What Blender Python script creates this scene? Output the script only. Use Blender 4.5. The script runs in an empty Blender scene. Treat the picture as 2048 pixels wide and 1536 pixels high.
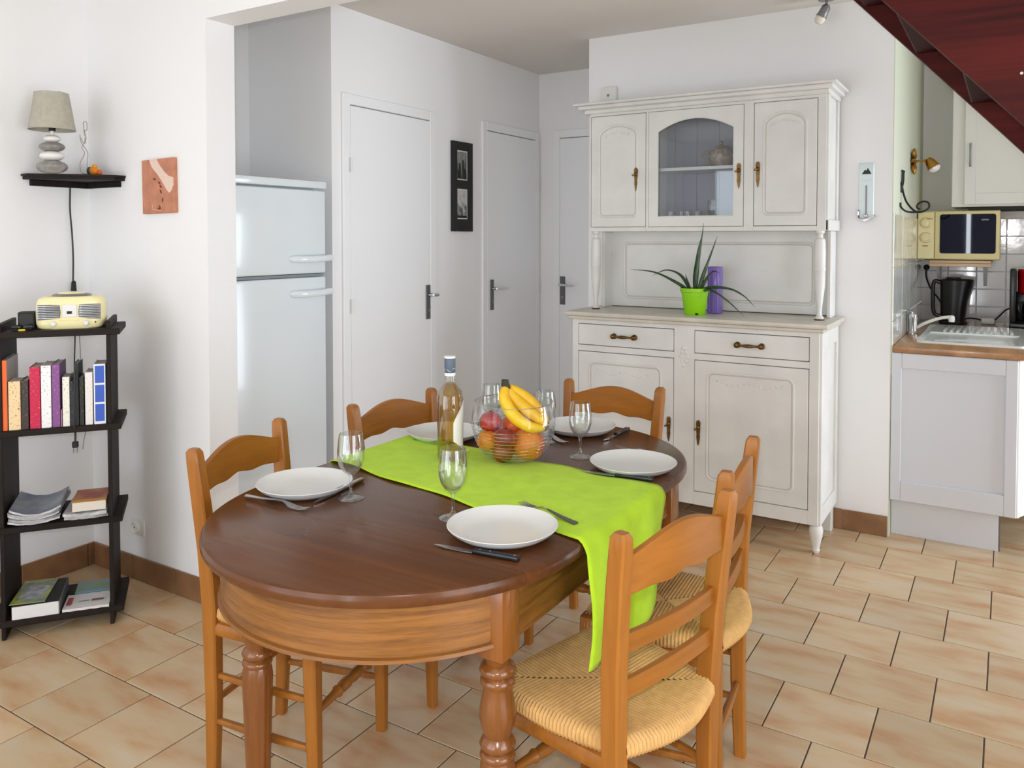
import bpy, bmesh, math, random
from mathutils import Vector, Matrix
random.seed(7)
scene = bpy.context.scene
COL = scene.collection
PI = math.pi
def R(d): return math.radians(d)

# ------------------------------------------------------------------ camera
cam_d = bpy.data.cameras.new('camera')
cam = bpy.data.objects.new('camera', cam_d); COL.objects.link(cam)
cam_d.sensor_fit = 'HORIZONTAL'; cam_d.sensor_width = 36.0
cam_d.lens = 36.0 * 1609.4 / 2048.0
cam_d.shift_x = 0.0
cam_d.shift_y = -(768.0 - 523.4) / 2048.0
cam_d.clip_start = 0.05
cam.location = (0, 0, 1.40)
cam.rotation_euler = (R(90 - 1.694), 0, R(31.7236))
scene.camera = cam

# ------------------------------------------------------------------ world, window light, exposure
W = bpy.data.worlds.new('world'); scene.world = W; W.use_nodes = True
bg = W.node_tree.nodes['Background']
bg.inputs['Color'].default_value = (0.78, 0.89, 1.0, 1); bg.inputs['Strength'].default_value = 1.0

def area(name, loc, rot, sx, sy, power, color):
    l = bpy.data.lights.new(name, 'AREA'); l.shape = 'RECTANGLE'; l.size = sx; l.size_y = sy
    l.energy = power; l.color = color
    o = bpy.data.objects.new(name, l); COL.objects.link(o)
    o.location = loc; o.rotation_euler = rot
    return o
# daylight standing in the two window openings (garden door on the right, wide window behind)
area('daylight_right', (2.02, 4.18, 1.10), (0, R(90), 0), 2.1, 1.4, 64, (0.94, 0.98, 1.08))
area('daylight_behind', (-1.95, -1.72, 1.17), (R(90), 0, 0), 2.0, 2.1, 33, (0.95, 0.98, 1.06))
area('daylight_side', (2.02, 0.35, 1.15), (0, R(90), 0), 2.1, 1.9, 58, (0.95, 0.98, 1.06))
area('streak_light', (-0.46, -1.72, 1.2), (R(90), 0, 0), 0.05, 2.0, 14, (0.95, 0.98, 1.06))  # added light, gives the microwave glass its bright streak
# the camera's own flash, just above the lens
fl_d = bpy.data.lights.new('camera_flash', 'POINT'); fl_d.energy = 34; fl_d.shadow_soft_size = .02; fl_d.color = (.96, .98, 1.0)
fl_o = bpy.data.objects.new('camera_flash', fl_d); COL.objects.link(fl_o); fl_o.location = (-.02, -.02, 1.47)
scene.view_settings.view_transform = 'Standard'
scene.view_settings.look = 'None'
scene.view_settings.exposure = 0.46
scene.view_settings.gamma = 1.0
scene.view_settings.use_curve_mapping = False
scene.cycles.max_bounces = 12; scene.cycles.diffuse_bounces = 8
scene.cycles.transparent_max_bounces = 24; scene.cycles.transmission_bounces = 12
scene.cycles.caustics_reflective = False; scene.cycles.caustics_refractive = False
scene.cycles.sample_clamp_indirect = 6.0
scene.cycles.use_denoising = True

# ------------------------------------------------------------------ materials
def lin(c):
    def f(v):
        v /= 255.0
        return v / 12.92 if v <= 0.04045 else ((v + 0.055) / 1.055) ** 2.4
    return (f(c[0]), f(c[1]), f(c[2]), 1)

def base(name):
    m = bpy.data.materials.new(name); m.use_nodes = True
    nt = m.node_tree
    return m, nt, nt.nodes['Principled BSDF']

def mat(name, c, rough=0.5, metal=0.0, coat=0.0, bump=0.0, bscale=60, var=0.0, vscale=8, spec=0.5, c2=None, sheen=0):
    m, nt, b = base(name); N = nt.nodes; L = nt.links
    b.inputs['Base Color'].default_value = lin(c)
    b.inputs['Roughness'].default_value = rough
    b.inputs['Metallic'].default_value = metal
    b.inputs['Coat Weight'].default_value = coat
    b.inputs['Specular IOR Level'].default_value = spec
    b.inputs['Sheen Weight'].default_value = sheen
    if var > 0 or bump > 0 or c2:
        tc = N.new('ShaderNodeTexCoord')
        if var > 0 or c2:
            n = N.new('ShaderNodeTexNoise'); n.inputs['Scale'].default_value = vscale; n.inputs['Detail'].default_value = 5
            L.new(tc.outputs['Object'], n.inputs['Vector'])
            r = N.new('ShaderNodeValToRGB'); L.new(n.outputs['Fac'], r.inputs['Fac'])
            k = 1 - var
            r.color_ramp.elements[0].position = .35; r.color_ramp.elements[1].position = .65
            r.color_ramp.elements[0].color = lin(c2) if c2 else lin([v * k for v in c])
            r.color_ramp.elements[1].color = lin(c)
            L.new(r.outputs['Color'], b.inputs['Base Color'])
        if bump > 0:
            n2 = N.new('ShaderNodeTexNoise'); n2.inputs['Scale'].default_value = bscale; n2.inputs['Detail'].default_value = 3
            L.new(tc.outputs['Object'], n2.inputs['Vector'])
            bp = N.new('ShaderNodeBump'); bp.inputs['Strength'].default_value = bump; bp.inputs['Distance'].default_value = .004
            L.new(n2.outputs['Fac'], bp.inputs['Height']); L.new(bp.outputs['Normal'], b.inputs['Normal'])
    return m

def wood(name, dark, light, axis=2, rough=0.35, coat=0.15, scale=9.0, stretch=0.08, spec=0.5, contrast=(.3, .7), rnd=True):
    m, nt, b = base(name); N = nt.nodes; L = nt.links
    tc = N.new('ShaderNodeTexCoord'); mp = N.new('ShaderNodeMapping')
    s = [1.0, 1.0, 1.0]; s[axis] = stretch
    mp.inputs['Scale'].default_value = s
    L.new(tc.outputs['Object'], mp.inputs['Vector'])
    if rnd:
        oi = N.new('ShaderNodeObjectInfo'); ml = N.new('ShaderNodeMath'); ml.operation = 'MULTIPLY'; ml.inputs[1].default_value = 13.0
        cb = N.new('ShaderNodeCombineXYZ'); L.new(oi.outputs['Random'], ml.inputs[0])
        for i in range(3): L.new(ml.outputs[0], cb.inputs[i])
        L.new(cb.outputs[0], mp.inputs['Location'])
    n = N.new('ShaderNodeTexNoise'); n.inputs['Scale'].default_value = scale; n.inputs['Detail'].default_value = 7
    n.inputs['Distortion'].default_value = .6
    L.new(mp.outputs[0], n.inputs['Vector'])
    n2 = N.new('ShaderNodeTexNoise'); n2.inputs['Scale'].default_value = scale * 9; n2.inputs['Detail'].default_value = 4
    L.new(mp.outputs[0], n2.inputs['Vector'])
    mx = N.new('ShaderNodeMath'); mx.operation = 'MULTIPLY_ADD'; mx.inputs[1].default_value = .3; 
    L.new(n2.outputs['Fac'], mx.inputs[0]); 
    m2 = N.new('ShaderNodeMath'); m2.operation = 'MULTIPLY'; m2.inputs[1].default_value = .7
    L.new(n.outputs['Fac'], m2.inputs[0]); L.new(m2.outputs[0], mx.inputs[2])
    r = N.new('ShaderNodeValToRGB'); L.new(mx.outputs[0], r.inputs['Fac'])
    r.color_ramp.elements[0].position, r.color_ramp.elements[1].position = contrast
    r.color_ramp.elements[0].color = lin(dark); r.color_ramp.elements[1].color = lin(light)
    L.new(r.outputs['Color'], b.inputs['Base Color'])
    b.inputs['Roughness'].default_value = rough; b.inputs['Coat Weight'].default_value = coat
    b.inputs['Coat Roughness'].default_value = .12; b.inputs['Specular IOR Level'].default_value = spec
    bp = N.new('ShaderNodeBump'); bp.inputs['Strength'].default_value = .12; bp.inputs['Distance'].default_value = .002
    L.new(mx.outputs[0], bp.inputs['Height']); L.new(bp.outputs['Normal'], b.inputs['Normal'])
    return m

def clear(name, tint=(1, 1, 1), amount=.06, edge=.5, rough=0.02):
    """thin clear glass sheet: see-through with a mirror-like sheen that grows at grazing angles"""
    m = bpy.data.materials.new(name); m.use_nodes = True
    nt = m.node_tree; N = nt.nodes; L = nt.links; N.clear()
    out = N.new('ShaderNodeOutputMaterial'); mx = N.new('ShaderNodeMixShader')
    t = N.new('ShaderNodeBsdfTransparent'); g = N.new('ShaderNodeBsdfGlossy')
    t.inputs['Color'].default_value = (*tint, 1); g.inputs['Roughness'].default_value = rough
    lw = N.new('ShaderNodeLayerWeight'); lw.inputs['Blend'].default_value = .35
    mr = N.new('ShaderNodeMapRange'); mr.inputs['To Min'].default_value = amount; mr.inputs['To Max'].default_value = edge
    L.new(lw.outputs['Facing'], mr.inputs['Value']); L.new(mr.outputs[0], mx.inputs['Fac'])
    L.new(t.outputs[0], mx.inputs[1]); L.new(g.outputs[0], mx.inputs[2]); L.new(mx.outputs[0], out.inputs['Surface'])
    return m

M = {}
M['wall'] = mat('wall_paint', (235, 235, 236), .85, bump=.10, bscale=140)
M['ceiling'] = mat('ceiling_paint', (214, 209, 202), .9, bump=.08, bscale=120)
M['door'] = mat('door_paint', (236, 237, 239), .38, bump=.03, bscale=90)
M['white'] = mat('white_enamel', (222, 229, 233), .16, coat=.3)
M['whiteplastic'] = mat('white_plastic', (226, 225, 220), .4)
M['dresser'] = mat('cream_distressed_paint', (222, 221, 217), .42, var=.05, vscale=5, bump=.10, bscale=40)
M['groove'] = mat('groove_grey', (190, 184, 172), .6)  # greyer tone for the bead inside the mouldings
M['gap'] = mat('dark_gap', (60, 54, 48), .9)
M['doorgap'] = mat('door_shadow_gap', (150, 148, 146), .9)
M['brass'] = mat('aged_brass', (128, 96, 52), .35, .9, var=.25, vscale=60)
M['chrome'] = mat('chrome', (215, 218, 222), .12, 1.0)
M['steel'] = mat('brushed_steel', (150, 152, 155), .32, 1.0)
M['steeldark'] = mat('grey_plate', (105, 106, 108), .4, .6)
M['black'] = mat('black_plastic', (17, 17, 19), .3)
M['blackmatt'] = mat('black_matt', (22, 21, 22), .65)
M['iron'] = mat('dark_wrought_iron', (45, 48, 46), .5, .6)
M['plinth'] = mat('terracotta_plinth', (146, 106, 72), .4, var=.18, vscale=9)
M['grout'] = mat('floor_grout', (92, 78, 64), .9, bump=.1)
M['chair_v'] = wood('honey_wood_upright', (116, 68, 20), (178, 114, 44), 2, .36, .05, spec=.35, contrast=(.2, .75))
M['chair_h'] = wood('honey_wood_rail', (116, 68, 20), (176, 112, 42), 0, .36, .05, spec=.35, contrast=(.2, .75))
M['top'] = wood('walnut_table_top', (54, 29, 13), (112, 67, 34), 0, .24, .05, scale=7, spec=.28, stretch=.035, contrast=(.22, .78))
M['apron'] = wood('oak_apron', (84, 48, 18), (146, 96, 44), 2, .3, .15, scale=3, stretch=26, contrast=(.28, .62))
M['apron_v'] = wood('oak_leg', (78, 40, 14), (146, 88, 36), 2, .22, .3, scale=9, stretch=.1, contrast=(.2, .75))
M['dark'] = wood('dark_stained_pine', (17, 13, 11), (42, 34, 30), 2, .6, .0, spec=.2, scale=10, stretch=.06)
M['dark_h'] = wood('dark_stained_shelf', (18, 13, 11), (42, 33, 28), 0, .6, .0, spec=.2, scale=10, stretch=.06)
M['stair'] = wood('mahogany_red_stain', (40, 9, 8), (92, 26, 20), 0, .6, 0, spec=.15, scale=8, stretch=.06, rnd=False)
M['tread'] = wood('mahogany_red_tread', (36, 10, 9), (66, 20, 17), 1, .6, 0, spec=.15, scale=8, stretch=.06, rnd=False)
M['counter'] = wood('oak_worktop', (140, 98, 60), (186, 140, 96), 1, .3, .2, scale=12, stretch=.1)
M['runner'] = mat('lime_linen', (186, 228, 44), .85, var=.05, vscale=20, bump=.25, bscale=500, spec=.2, sheen=.1)
M['plate'] = mat('stoneware', (214, 215, 214), .28, coat=.2, bump=.03, bscale=300)
M['glass'] = clear('clear_glass', (.98, .99, .985), .05, .75)
M['pane'] = clear('window_glass', (.97, .985, .98), .05, .4)
M['cabglass'] = clear('cabinet_glass', (.93, .95, .97), .05, .35)
M['cutlery'] = mat('cutlery_steel', (190, 190, 190), .2, 1.0)
M['cream'] = mat('cream_plastic', (238, 226, 172), .28, coat=.3)
M['mwcream'] = mat('microwave_cream', (226, 214, 158), .35, coat=.2)
M['screen'] = mat('dark_glass_door', (6, 11, 36), .02, spec=.14)
M['straw'] = mat('rush_straw', (206, 164, 104), .7, var=.07, vscale=50, spec=.3)
M['red'] = mat('translucent_red', (150, 8, 22), .2, coat=.4)
M['pot'] = mat('lime_plastic', (140, 205, 10), .4)
M['aloe'] = mat('aloe_leaf', (34, 58, 30), .45, var=.3, vscale=30, c2=(58, 84, 46))
M['soil'] = mat('potting_soil', (45, 34, 26), .95, bump=.6, bscale=200)
M['purple'] = mat('purple_glaze', (124, 98, 182), .3, coat=.3)
M['shade'] = mat('linen_shade', (178, 174, 160), .9, bump=.2, bscale=400, var=.05, vscale=60)
M['stone_grey'] = mat('grey_pebble_ceramic', (148, 144, 140), .3, var=.18, vscale=40)
M['stone_white'] = mat('white_pebble_ceramic', (232, 230, 226), .25)
M['cord'] = mat('dark_cord', (40, 38, 36), .6)

# floor tile: cream centre with orange flushes, different on each tile
def tile_mat():
    m, nt, b = base('sandstone_tile'); N = nt.nodes; L = nt.links
    tc = N.new('ShaderNodeTexCoord'); oi = N.new('ShaderNodeObjectInfo'); geo = N.new('ShaderNodeNewGeometry')
    n = N.new('ShaderNodeTexNoise'); n.inputs['Scale'].default_value = 5.0; n.inputs['Detail'].default_value = 4
    L.new(geo.outputs['Position'], n.inputs['Vector'])
    mp = N.new('ShaderNodeMapping'); mp.inputs['Scale'].default_value = (3, 9, 3); 
    ml = N.new('ShaderNodeMath'); ml.operation = 'MULTIPLY'; ml.inputs[1].default_value = 40
    L.new(oi.outputs['Random'], ml.inputs[0])
    cb = N.new('ShaderNodeCombineXYZ'); L.new(ml.outputs[0], cb.inputs[0]); L.new(ml.outputs[0], cb.inputs[1])
    L.new(cb.outputs[0], mp.inputs['Location']); L.new(tc.outputs['Object'], mp.inputs['Vector'])
    n2 = N.new('ShaderNodeTexNoise'); n2.inputs['Scale'].default_value = 1.3; n2.inputs['Detail'].default_value = 5
    L.new(mp.outputs[0], n2.inputs['Vector'])
    r = N.new('ShaderNodeValToRGB'); L.new(n2.outputs['Fac'], r.inputs['Fac'])
    e = r.color_ramp.elements
    e[0].position = .30; e[0].color = lin((192, 146, 104)); e[1].position = .52; e[1].color = lin((204, 178, 142))
    x = e.new(.75); x.color = lin((206, 190, 164))
    hs = N.new('ShaderNodeHueSaturation'); mr = N.new('ShaderNodeMapRange')
    mr.inputs['To Min'].default_value = .9; mr.inputs['To Max'].default_value = 1.05
    L.new(oi.outputs['Random'], mr.inputs['Value']); L.new(mr.outputs[0], hs.inputs['Value']); L.new(r.outputs['Color'], hs.inputs['Color'])
    L.new(hs.outputs['Color'], b.inputs['Base Color'])
    b.inputs['Roughness'].default_value = .33; b.inputs['Specular IOR Level'].default_value = .45
    bp = N.new('ShaderNodeBump'); bp.inputs['Strength'].default_value = .08; bp.inputs['Distance'].default_value = .004
    n3 = N.new('ShaderNodeTexNoise'); n3.inputs['Scale'].default_value = 30; L.new(geo.outputs['Position'], n3.inputs['Vector'])
    L.new(n3.outputs['Fac'], bp.inputs['Height']); L.new(bp.outputs['Normal'], b.inputs['Normal'])
    return m
M['tile'] = tile_mat()
M['walltile'] = mat('white_glazed_tile', (216, 216, 216), .1, coat=.5, bump=.12, bscale=14)
M['walltile2'] = mat('ivory_marbled_tile', (226, 226, 218), .12, coat=.4, var=.05, vscale=10, bump=.06, bscale=8)

# ------------------------------------------------------------------ mesh helpers
class MB:
    def __init__(s): s.bm = bmesh.new()
    def box(s, x0, x1, y0, y1, z0, z1, bev=0.0, seg=1, mtx=None):
        bm = s.bm
        vs = [bm.verts.new(Vector((x, y, z))) for z in (z0, z1) for y in (y0, y1) for x in (x0, x1)]
        fs = [bm.faces.new([vs[i] for i in f]) for f in ((0, 2, 3, 1), (4, 5, 7, 6), (0, 1, 5, 4), (2, 6, 7, 3), (0, 4, 6, 2), (1, 3, 7, 5))]
        if mtx is not None:
            for v in vs: v.co = mtx @ v.co
        if bev > 0:
            es = list({e for f in fs for e in f.edges})
            bmesh.ops.bevel(bm, geom=es, offset=bev, segments=seg, affect='EDGES', profile=.5)
        return s
    def quad_strip(s, rows, close_u=False, close_v=False):
        """rows of points -> surface; close_u closes each row, close_v closes the list of rows"""
        bm = s.bm
        vr = [[bm.verts.new(Vector(p)) for p in r] for r in rows]
        n = len(rows); k = len(rows[0])
        for i in range(n if close_v else n - 1):
            for j in range(k if close_u else k - 1):
                a, b2 = vr[i], vr[(i + 1) % n]
                try: bm.faces.new((a[j], a[(j + 1) % k], b2[(j + 1) % k], b2[j]))
                except ValueError: pass
        return vr
    def cap(s, ring):
        try: s.bm.faces.new(ring)
        except ValueError: pass
    def lathe(s, prof, seg=24, loc=(0, 0, 0), mtx=None, caps=True):
        mtx = mtx or Matrix.Identity(4); loc = Vector(loc)
        rows = []
        for r, z in prof:
            rows.append([loc + mtx @ Vector((r * math.cos(2 * PI * j / seg), r * math.sin(2 * PI * j / seg), z)) for j in range(seg)])
        vr = s.quad_strip(rows, close_u=True)
        if caps:
            if prof[0][0] > 1e-5: s.cap(list(reversed(vr[0])))
            if prof[-1][0] > 1e-5: s.cap(vr[-1])
        return s
    def tube(s, pts, r, seg=8, closed=False, flat=1.0, up=None):
        pts = [Vector(p) for p in pts]; n = len(pts)
        rr = r if isinstance(r, (list, tuple)) else [r] * n
        rows = []; nrm = None
        for i in range(n):
            a = pts[(i - 1) % n] if (closed or i > 0) else pts[0]
            b2 = pts[(i + 1) % n] if (closed or i < n - 1) else pts[-1]
            t = (b2 - a); t = t.normalized() if t.length > 1e-9 else Vector((0, 0, 1))
            if nrm is None:
                h = Vector(up) if up else (Vector((0, 0, 1)) if abs(t.z) < .9 else Vector((1, 0, 0)))
                nrm = (h - t * h.dot(t)).normalized()
            else:
                nrm = (nrm - t * nrm.dot(t)); nrm = nrm.normalized() if nrm.length > 1e-6 else Vector((1, 0, 0))
            bn = t.cross(nrm)
            rows.append([pts[i] + (nrm * math.cos(2 * PI * j / seg) * flat + bn * math.sin(2 * PI * j / seg)) * rr[i] for j in range(seg)])
        vr = s.quad_strip(rows, close_u=True, close_v=closed)
        if not closed:
            s.cap(list(reversed(vr[0]))); s.cap(vr[-1])
        return s
    def prism(s, outline, f0, f1):
        """outline 2D points; f0/f1 map (a,b)->3D for the two faces"""
        bm = s.bm
        a = [bm.verts.new(Vector(f0(*p))) for p in outline]; b2 = [bm.verts.new(Vector(f1(*p))) for p in outline]
        n = len(outline)
        bm.faces.new(list(reversed(a))); bm.faces.new(b2)
        for i in range(n): bm.faces.new((a[i], a[(i + 1) % n], b2[(i + 1) % n], b2[i]))
        return s
    def ring_prism(s, outer, inner, f0, f1):
        rows = [[f0(*p) for p in outer], [f0(*p) for p in inner], [f1(*p) for p in inner], [f1(*p) for p in outer]]
        s.quad_strip(rows, close_u=True, close_v=True)
        return s
    def ball(s, c, rx, ry=None, rz=None, seg=16, rings=10, mtx=None):
        ry = ry or rx; rz = rz or rx; c = Vector(c); mtx = mtx or Matrix.Identity(3)
        prof = []
        bm = s.bm
        top = bm.verts.new(c + mtx @ Vector((0, 0, rz))); bot = bm.verts.new(c + mtx @ Vector((0, 0, -rz)))
        rows = []
        for i in range(1, rings):
            a = PI * i / rings
            rows.append([bm.verts.new(c + mtx @ Vector((rx * math.sin(a) * math.cos(2 * PI * j / seg), ry * math.sin(a) * math.sin(2 * PI * j / seg), rz * math.cos(a)))) for j in range(seg)])
        for j in range(seg):
            bm.faces.new((top, rows[0][j], rows[0][(j + 1) % seg])); bm.faces.new((bot, rows[-1][(j + 1) % seg], rows[-1][j]))
            for i in range(len(rows) - 1):
                bm.faces.new((rows[i][j], rows[i + 1][j], rows[i + 1][(j + 1) % seg], rows[i][(j + 1) % seg]))
        return s
    def mesh(s, name, m, smooth=35, recalc=True):
        if recalc: bmesh.ops.recalc_face_normals(s.bm, faces=s.bm.faces[:])
        me = bpy.data.meshes.new(name); s.bm.to_mesh(me); s.bm.free()
        for mm in (m if isinstance(m, (list, tuple)) else [m]): me.materials.append(mm)
        if smooth:
            me.polygons.foreach_set('use_smooth', [True] * len(me.polygons)); me.set_sharp_from_angle(angle=R(smooth))
        return me
    def build(s, name, m, parent=None, loc=(0, 0, 0), rot=(0, 0, 0), smooth=35, recalc=True):
        o = bpy.data.objects.new(name, s.mesh(name, m, smooth, recalc)); COL.objects.link(o)
        o.location = loc; o.rotation_euler = rot
        if parent: o.parent = parent
        return o

def tag(o, label=None, cat=None, group=None, kind=None):
    if label: o['label'] = label
    if cat: o['category'] = cat
    if group: o['group'] = group
    if kind: o['kind'] = kind
    return o
def thing(name, label, cat, loc=(0, 0, 0), rz=0.0, group=None, kind=None, rot=None):
    o = bpy.data.objects.new(name, None); COL.objects.link(o); o.empty_display_size = .05
    o.location = loc; o.rotation_euler = rot or (0, 0, rz)
    return tag(o, label, cat, group, kind)
def inst(name, me, parent, loc=(0, 0, 0), rot=(0, 0, 0), scale=None):
    o = bpy.data.objects.new(name, me); COL.objects.link(o); o.location = loc; o.rotation_euler = rot
    if scale: o.scale = scale
    if parent: o.parent = parent
    return o
def dup(root, loc, rz, label=None):
    r = root.copy(); COL.objects.link(r); r.location = loc; r.rotation_euler = (0, 0, rz)
    if label: r['label'] = label
    for ch in list(root.children):
        c = ch.copy(); COL.objects.link(c); c.parent = r
        for g in ch.children:
            d = g.copy(); COL.objects.link(d); d.parent = c
    return r
def box(name, m, b, parent=None, bev=0.0, seg=1, smooth=35):
    return MB().box(*b, bev=bev, seg=seg).build(name, m, parent, smooth=smooth)
def spline(pts, n=8):
    """Catmull-Rom through the points"""
    P = [Vector(p) for p in pts]; P = [P[0] * 2 - P[1]] + P + [P[-1] * 2 - P[-2]]
    out = []
    for i in range(1, len(P) - 2):
        for k in range(n):
            t = k / n; a, b2, c, d = P[i - 1], P[i], P[i + 1], P[i + 2]
            out.append(.5 * ((2 * b2) + (c - a) * t + (2 * a - 5 * b2 + 4 * c - d) * t * t + (3 * b2 - a - 3 * c + d) * t ** 3))
    out.append(P[-2]); return out

# ================================================================== ROOM
XE, XA, YD, YD2, YB, YC, YK, XK, ZC = -3.33, -2.753, 1.969, 2.10, 4.10, 4.81, 5.55, -.465, 2.515
XR, YF = 1.9, -1.6
S = 'structure'
def wall(name, label, boxes, m=None):
    mb = MB()
    for b in boxes: mb.box(*b)
    return tag(mb.build(name, m or M['wall'], smooth=0), label, 'wall', kind=S)
wall('wall_left', 'white plaster wall at far left behind the corner shelves, running on behind the fridge', [(XE - .12, XE, YF - .12, 2.82, 0, ZC)])
wall('wall_partition', 'short white partition wall carrying the terracotta picture', [(XE, -2.56, YD, YD2, 0, ZC)])
wall('wall_niche', 'white block wall with two doors, forming the right side of the fridge niche', [(XE - .12, XA, 2.82, YC + .12, 0, ZC)])
wall('wall_hallway', 'white wall at the end of the hallway with a half hidden door', [(XA, -2.025, YC, YC + .12, 0, ZC)])
wall('wall_back', 'pale wall behind the cream dresser, ending at the kitchenette', [(-2.025, XK, YB, YK + .12, 0, ZC)])
kb = wall('wall_kitchen', 'back wall of the kitchenette, tiled white behind the microwave', [(XK, XR, YK, YK + .12, 0, ZC)])
wall('wall_right', 'white wall with glazed door and window on the right side of the room',
     [(XR, XR + .12, YF - .12, -.6, 0, ZC), (XR, XR + .12, -.6, 1.3, 2.2, ZC), (XR, XR + .12, 1.3, 3.1, 0, ZC), (XR, XR + .12, 3.1, 4.95, 2.2, ZC), (XR, XR + .12, 4.95, YK, 0, ZC)])
wall('wall_front', 'white wall with a wide window behind the viewpoint',
     [(XE, -3.0, YF - .12, YF, 0, ZC), (-3.0, -.9, YF - .12, YF, 2.25, ZC), (-.9, -.53, YF - .12, YF, 0, ZC), (-.53, -.39, YF - .12, YF, 0, .1), (-.53, -.39, YF - .12, YF, 2.25, ZC), (-.39, XR, YF - .12, YF, 0, ZC)])
tag(box('ceiling', M['ceiling'], (XE - .12, XR + .12, YF - .12, YK + .12, ZC, ZC + .1), smooth=0), 'pale plaster ceiling', 'ceiling', kind=S)
tag(box('trim_1', M['wall'], (-2.56, XR, YD, YD2, 2.217, ZC), smooth=0), 'white lintel beam across the top of the opening to the hallway', 'beam', kind=S)

def window(name, label, axis, c, a0, a1, z0, z1, bars, fw=.06):
    """axis 0: wall of constant x = c, runs along y; axis 1: constant y"""
    t = thing(name, label, 'window', kind=S)
    def bx(p, q, r_, s_, d0, d1): return (c + d0, c + d1, p, q, r_, s_) if axis == 0 else (p, q, c + d0, c + d1, r_, s_)
    mb = MB()
    for p, q, r_, s_ in ((a0, a0 + fw, z0, z1), (a1 - fw, a1, z0, z1), (a0 + fw, a1 - fw, z0, z0 + .07), (a0 + fw, a1 - fw, z1 - .07, z1)): mb.box(*bx(p, q, r_, s_, .02, .08))
    mb.build('window_frame', M['whiteplastic'], t)
    for b in bars: box('glazing_bar', M['whiteplastic'], bx(b - .045, b + .045, z0 + .07, z1 - .07, .02, .08), t)
    box('pane', M['pane'], bx(a0 + fw, a1 - fw, z0 + .07, z1 - .07, .045, .051), t)
window('window_1', 'glazed double garden door on the right', 0, XR, 3.1, 4.95, 0.0, 2.2, [4.02])
window('window_2', 'glazed double door on the right near the viewpoint', 0, XR, -.6, 1.3, 0, 2.2, [.35])
window('window_3', 'wide glazed garden door behind the viewpoint', 1, YF - .1, -3.0, -.9, 0, 2.25, [-1.95])
window('window_added_slit', 'narrow glazed slit behind the viewpoint, added for a bright streak in the microwave door', 1, YF - .1, -.53, -.39, .1, 2.25, [], .02)  # unseen slit added so the microwave door reflects a narrow streak

# floor with separately laid tiles in running bond
wall('wall_daylight_block', 'short white wall out of sight, added to block daylight from the kitchenette', [(.95, 1.05, 4.42, YK, 0, ZC)])  # unseen wall added to keep the garden door light off the kitchenette
fl = tag(box('floor', M['grout'], (XE - .12, XR + .12, YF - .12, YK + .12, -.1, -.0025), smooth=0), 'floor of sandy beige stone tiles laid in running bond', 'floor', kind=S)
PX, PY = .2726, .2745; TX0, TY0 = -.175, 2.857
tile_me = MB().box(-PX / 2 + .0022, PX / 2 - .0022, -PY / 2 + .0022, PY / 2 - .0022, -.010, 0, bev=.0010, seg=1).mesh('tile', M['tile'])
blocks = [(XE - 1, XA, 2.82, 9), (-2.025, XK, YB, 9), (XA, -2.025, YC, 9), (XE - 1, -2.56, YD, YD2)]
def clipbox(x0, x1, y0, y1):
    x0 = max(x0, XE); x1 = min(x1, XR); y0 = max(y0, YF); y1 = min(y1, YK)
    for bx0, bx1, by0, by1 in blocks:
        if x0 >= bx0 and x1 <= bx1 and y0 < by1 and y1 > by0:
            if by0 > y0 and by0 < y1: y1 = by0
            elif y0 >= by0 and y1 <= by1: return None
        if y0 >= by0 and y1 <= by1 and x0 < bx1 and x1 > bx0:
            if bx1 < x1 and bx1 > x0: x0 = bx1
            elif bx0 > x0 and bx0 < x1: x1 = bx0
    if x1 - x0 < .012 or y1 - y0 < .012: return None
    return x0, x1, y0, y1
rest = MB()
for j in range(-17, 11):
    y0 = TY0 + j * PY; off = 0 if j % 2 == 1 else PX / 2
    for i in range(-13, 9):
        x0 = TX0 + off + i * PX
        full = (x0, x0 + PX, y0, y0 + PY); c = clipbox(*full)
        if not c: continue
        near = -3.4 < x0 + .13 < .55 and .95 < y0 + .13 and (y0 + .13) < 5.3
        if near:
            if all(abs(a - b) < 1e-6 for a, b in zip(c, full)):
                inst('tile', tile_me, fl, (x0 + PX / 2, y0 + PY / 2, 0))
            else:
                w, d = (c[1] - c[0]) / 2 - .0022, (c[3] - c[2]) / 2 - .0022
                if w < .003 or d < .003: continue
                MB().box(-w, w, -d, d, -.010, 0, bev=.0010).build('tile', M['tile'], fl, ((c[0] + c[1]) / 2, (c[2] + c[3]) / 2, 0))
        else:
            rest.box(c[0] + .0022, c[1] - .0022, c[2] + .0022, c[3] - .0022, -.010, 0)
tag(rest.build('tile_field', M['tile'], fl, smooth=0), kind='stuff')

def skirting(name, label, axis, c, d, a0, a1):
    t = thing(name, label, 'baseboard', kind=S); a = a0; k = 0
    while a < a1 - .01:
        b = min(a + .272, a1)
        bb = (c, c + d, a + .0015, b - .0015, 0, .097) if axis == 0 else (a + .0015, b - .0015, c, c + d, 0, .097)
        bb = (min(bb[0], bb[1]), max(bb[0], bb[1]), min(bb[2], bb[3]), max(bb[2], bb[3]), bb[4], bb[5])
        box('plinth_tile', M['plinth'], bb, t, bev=.002); a = b
skirting('baseboard_left', 'brown terracotta tile skirting on the far left wall', 0, XE, .01, YF, YD)
skirting('baseboard_partition', 'brown terracotta tile skirting under the terracotta picture', 1, YD, -.01, XE + .012, -2.56)
skirting('baseboard_back', 'brown terracotta tile skirting right of the dresser', 1, YB, -.01, -2.02, XK)
skirting('baseboard_hallway', 'brown terracotta tile skirting along the hallway doors wall', 0, XA, .01, 3.63, 4.08)

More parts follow.
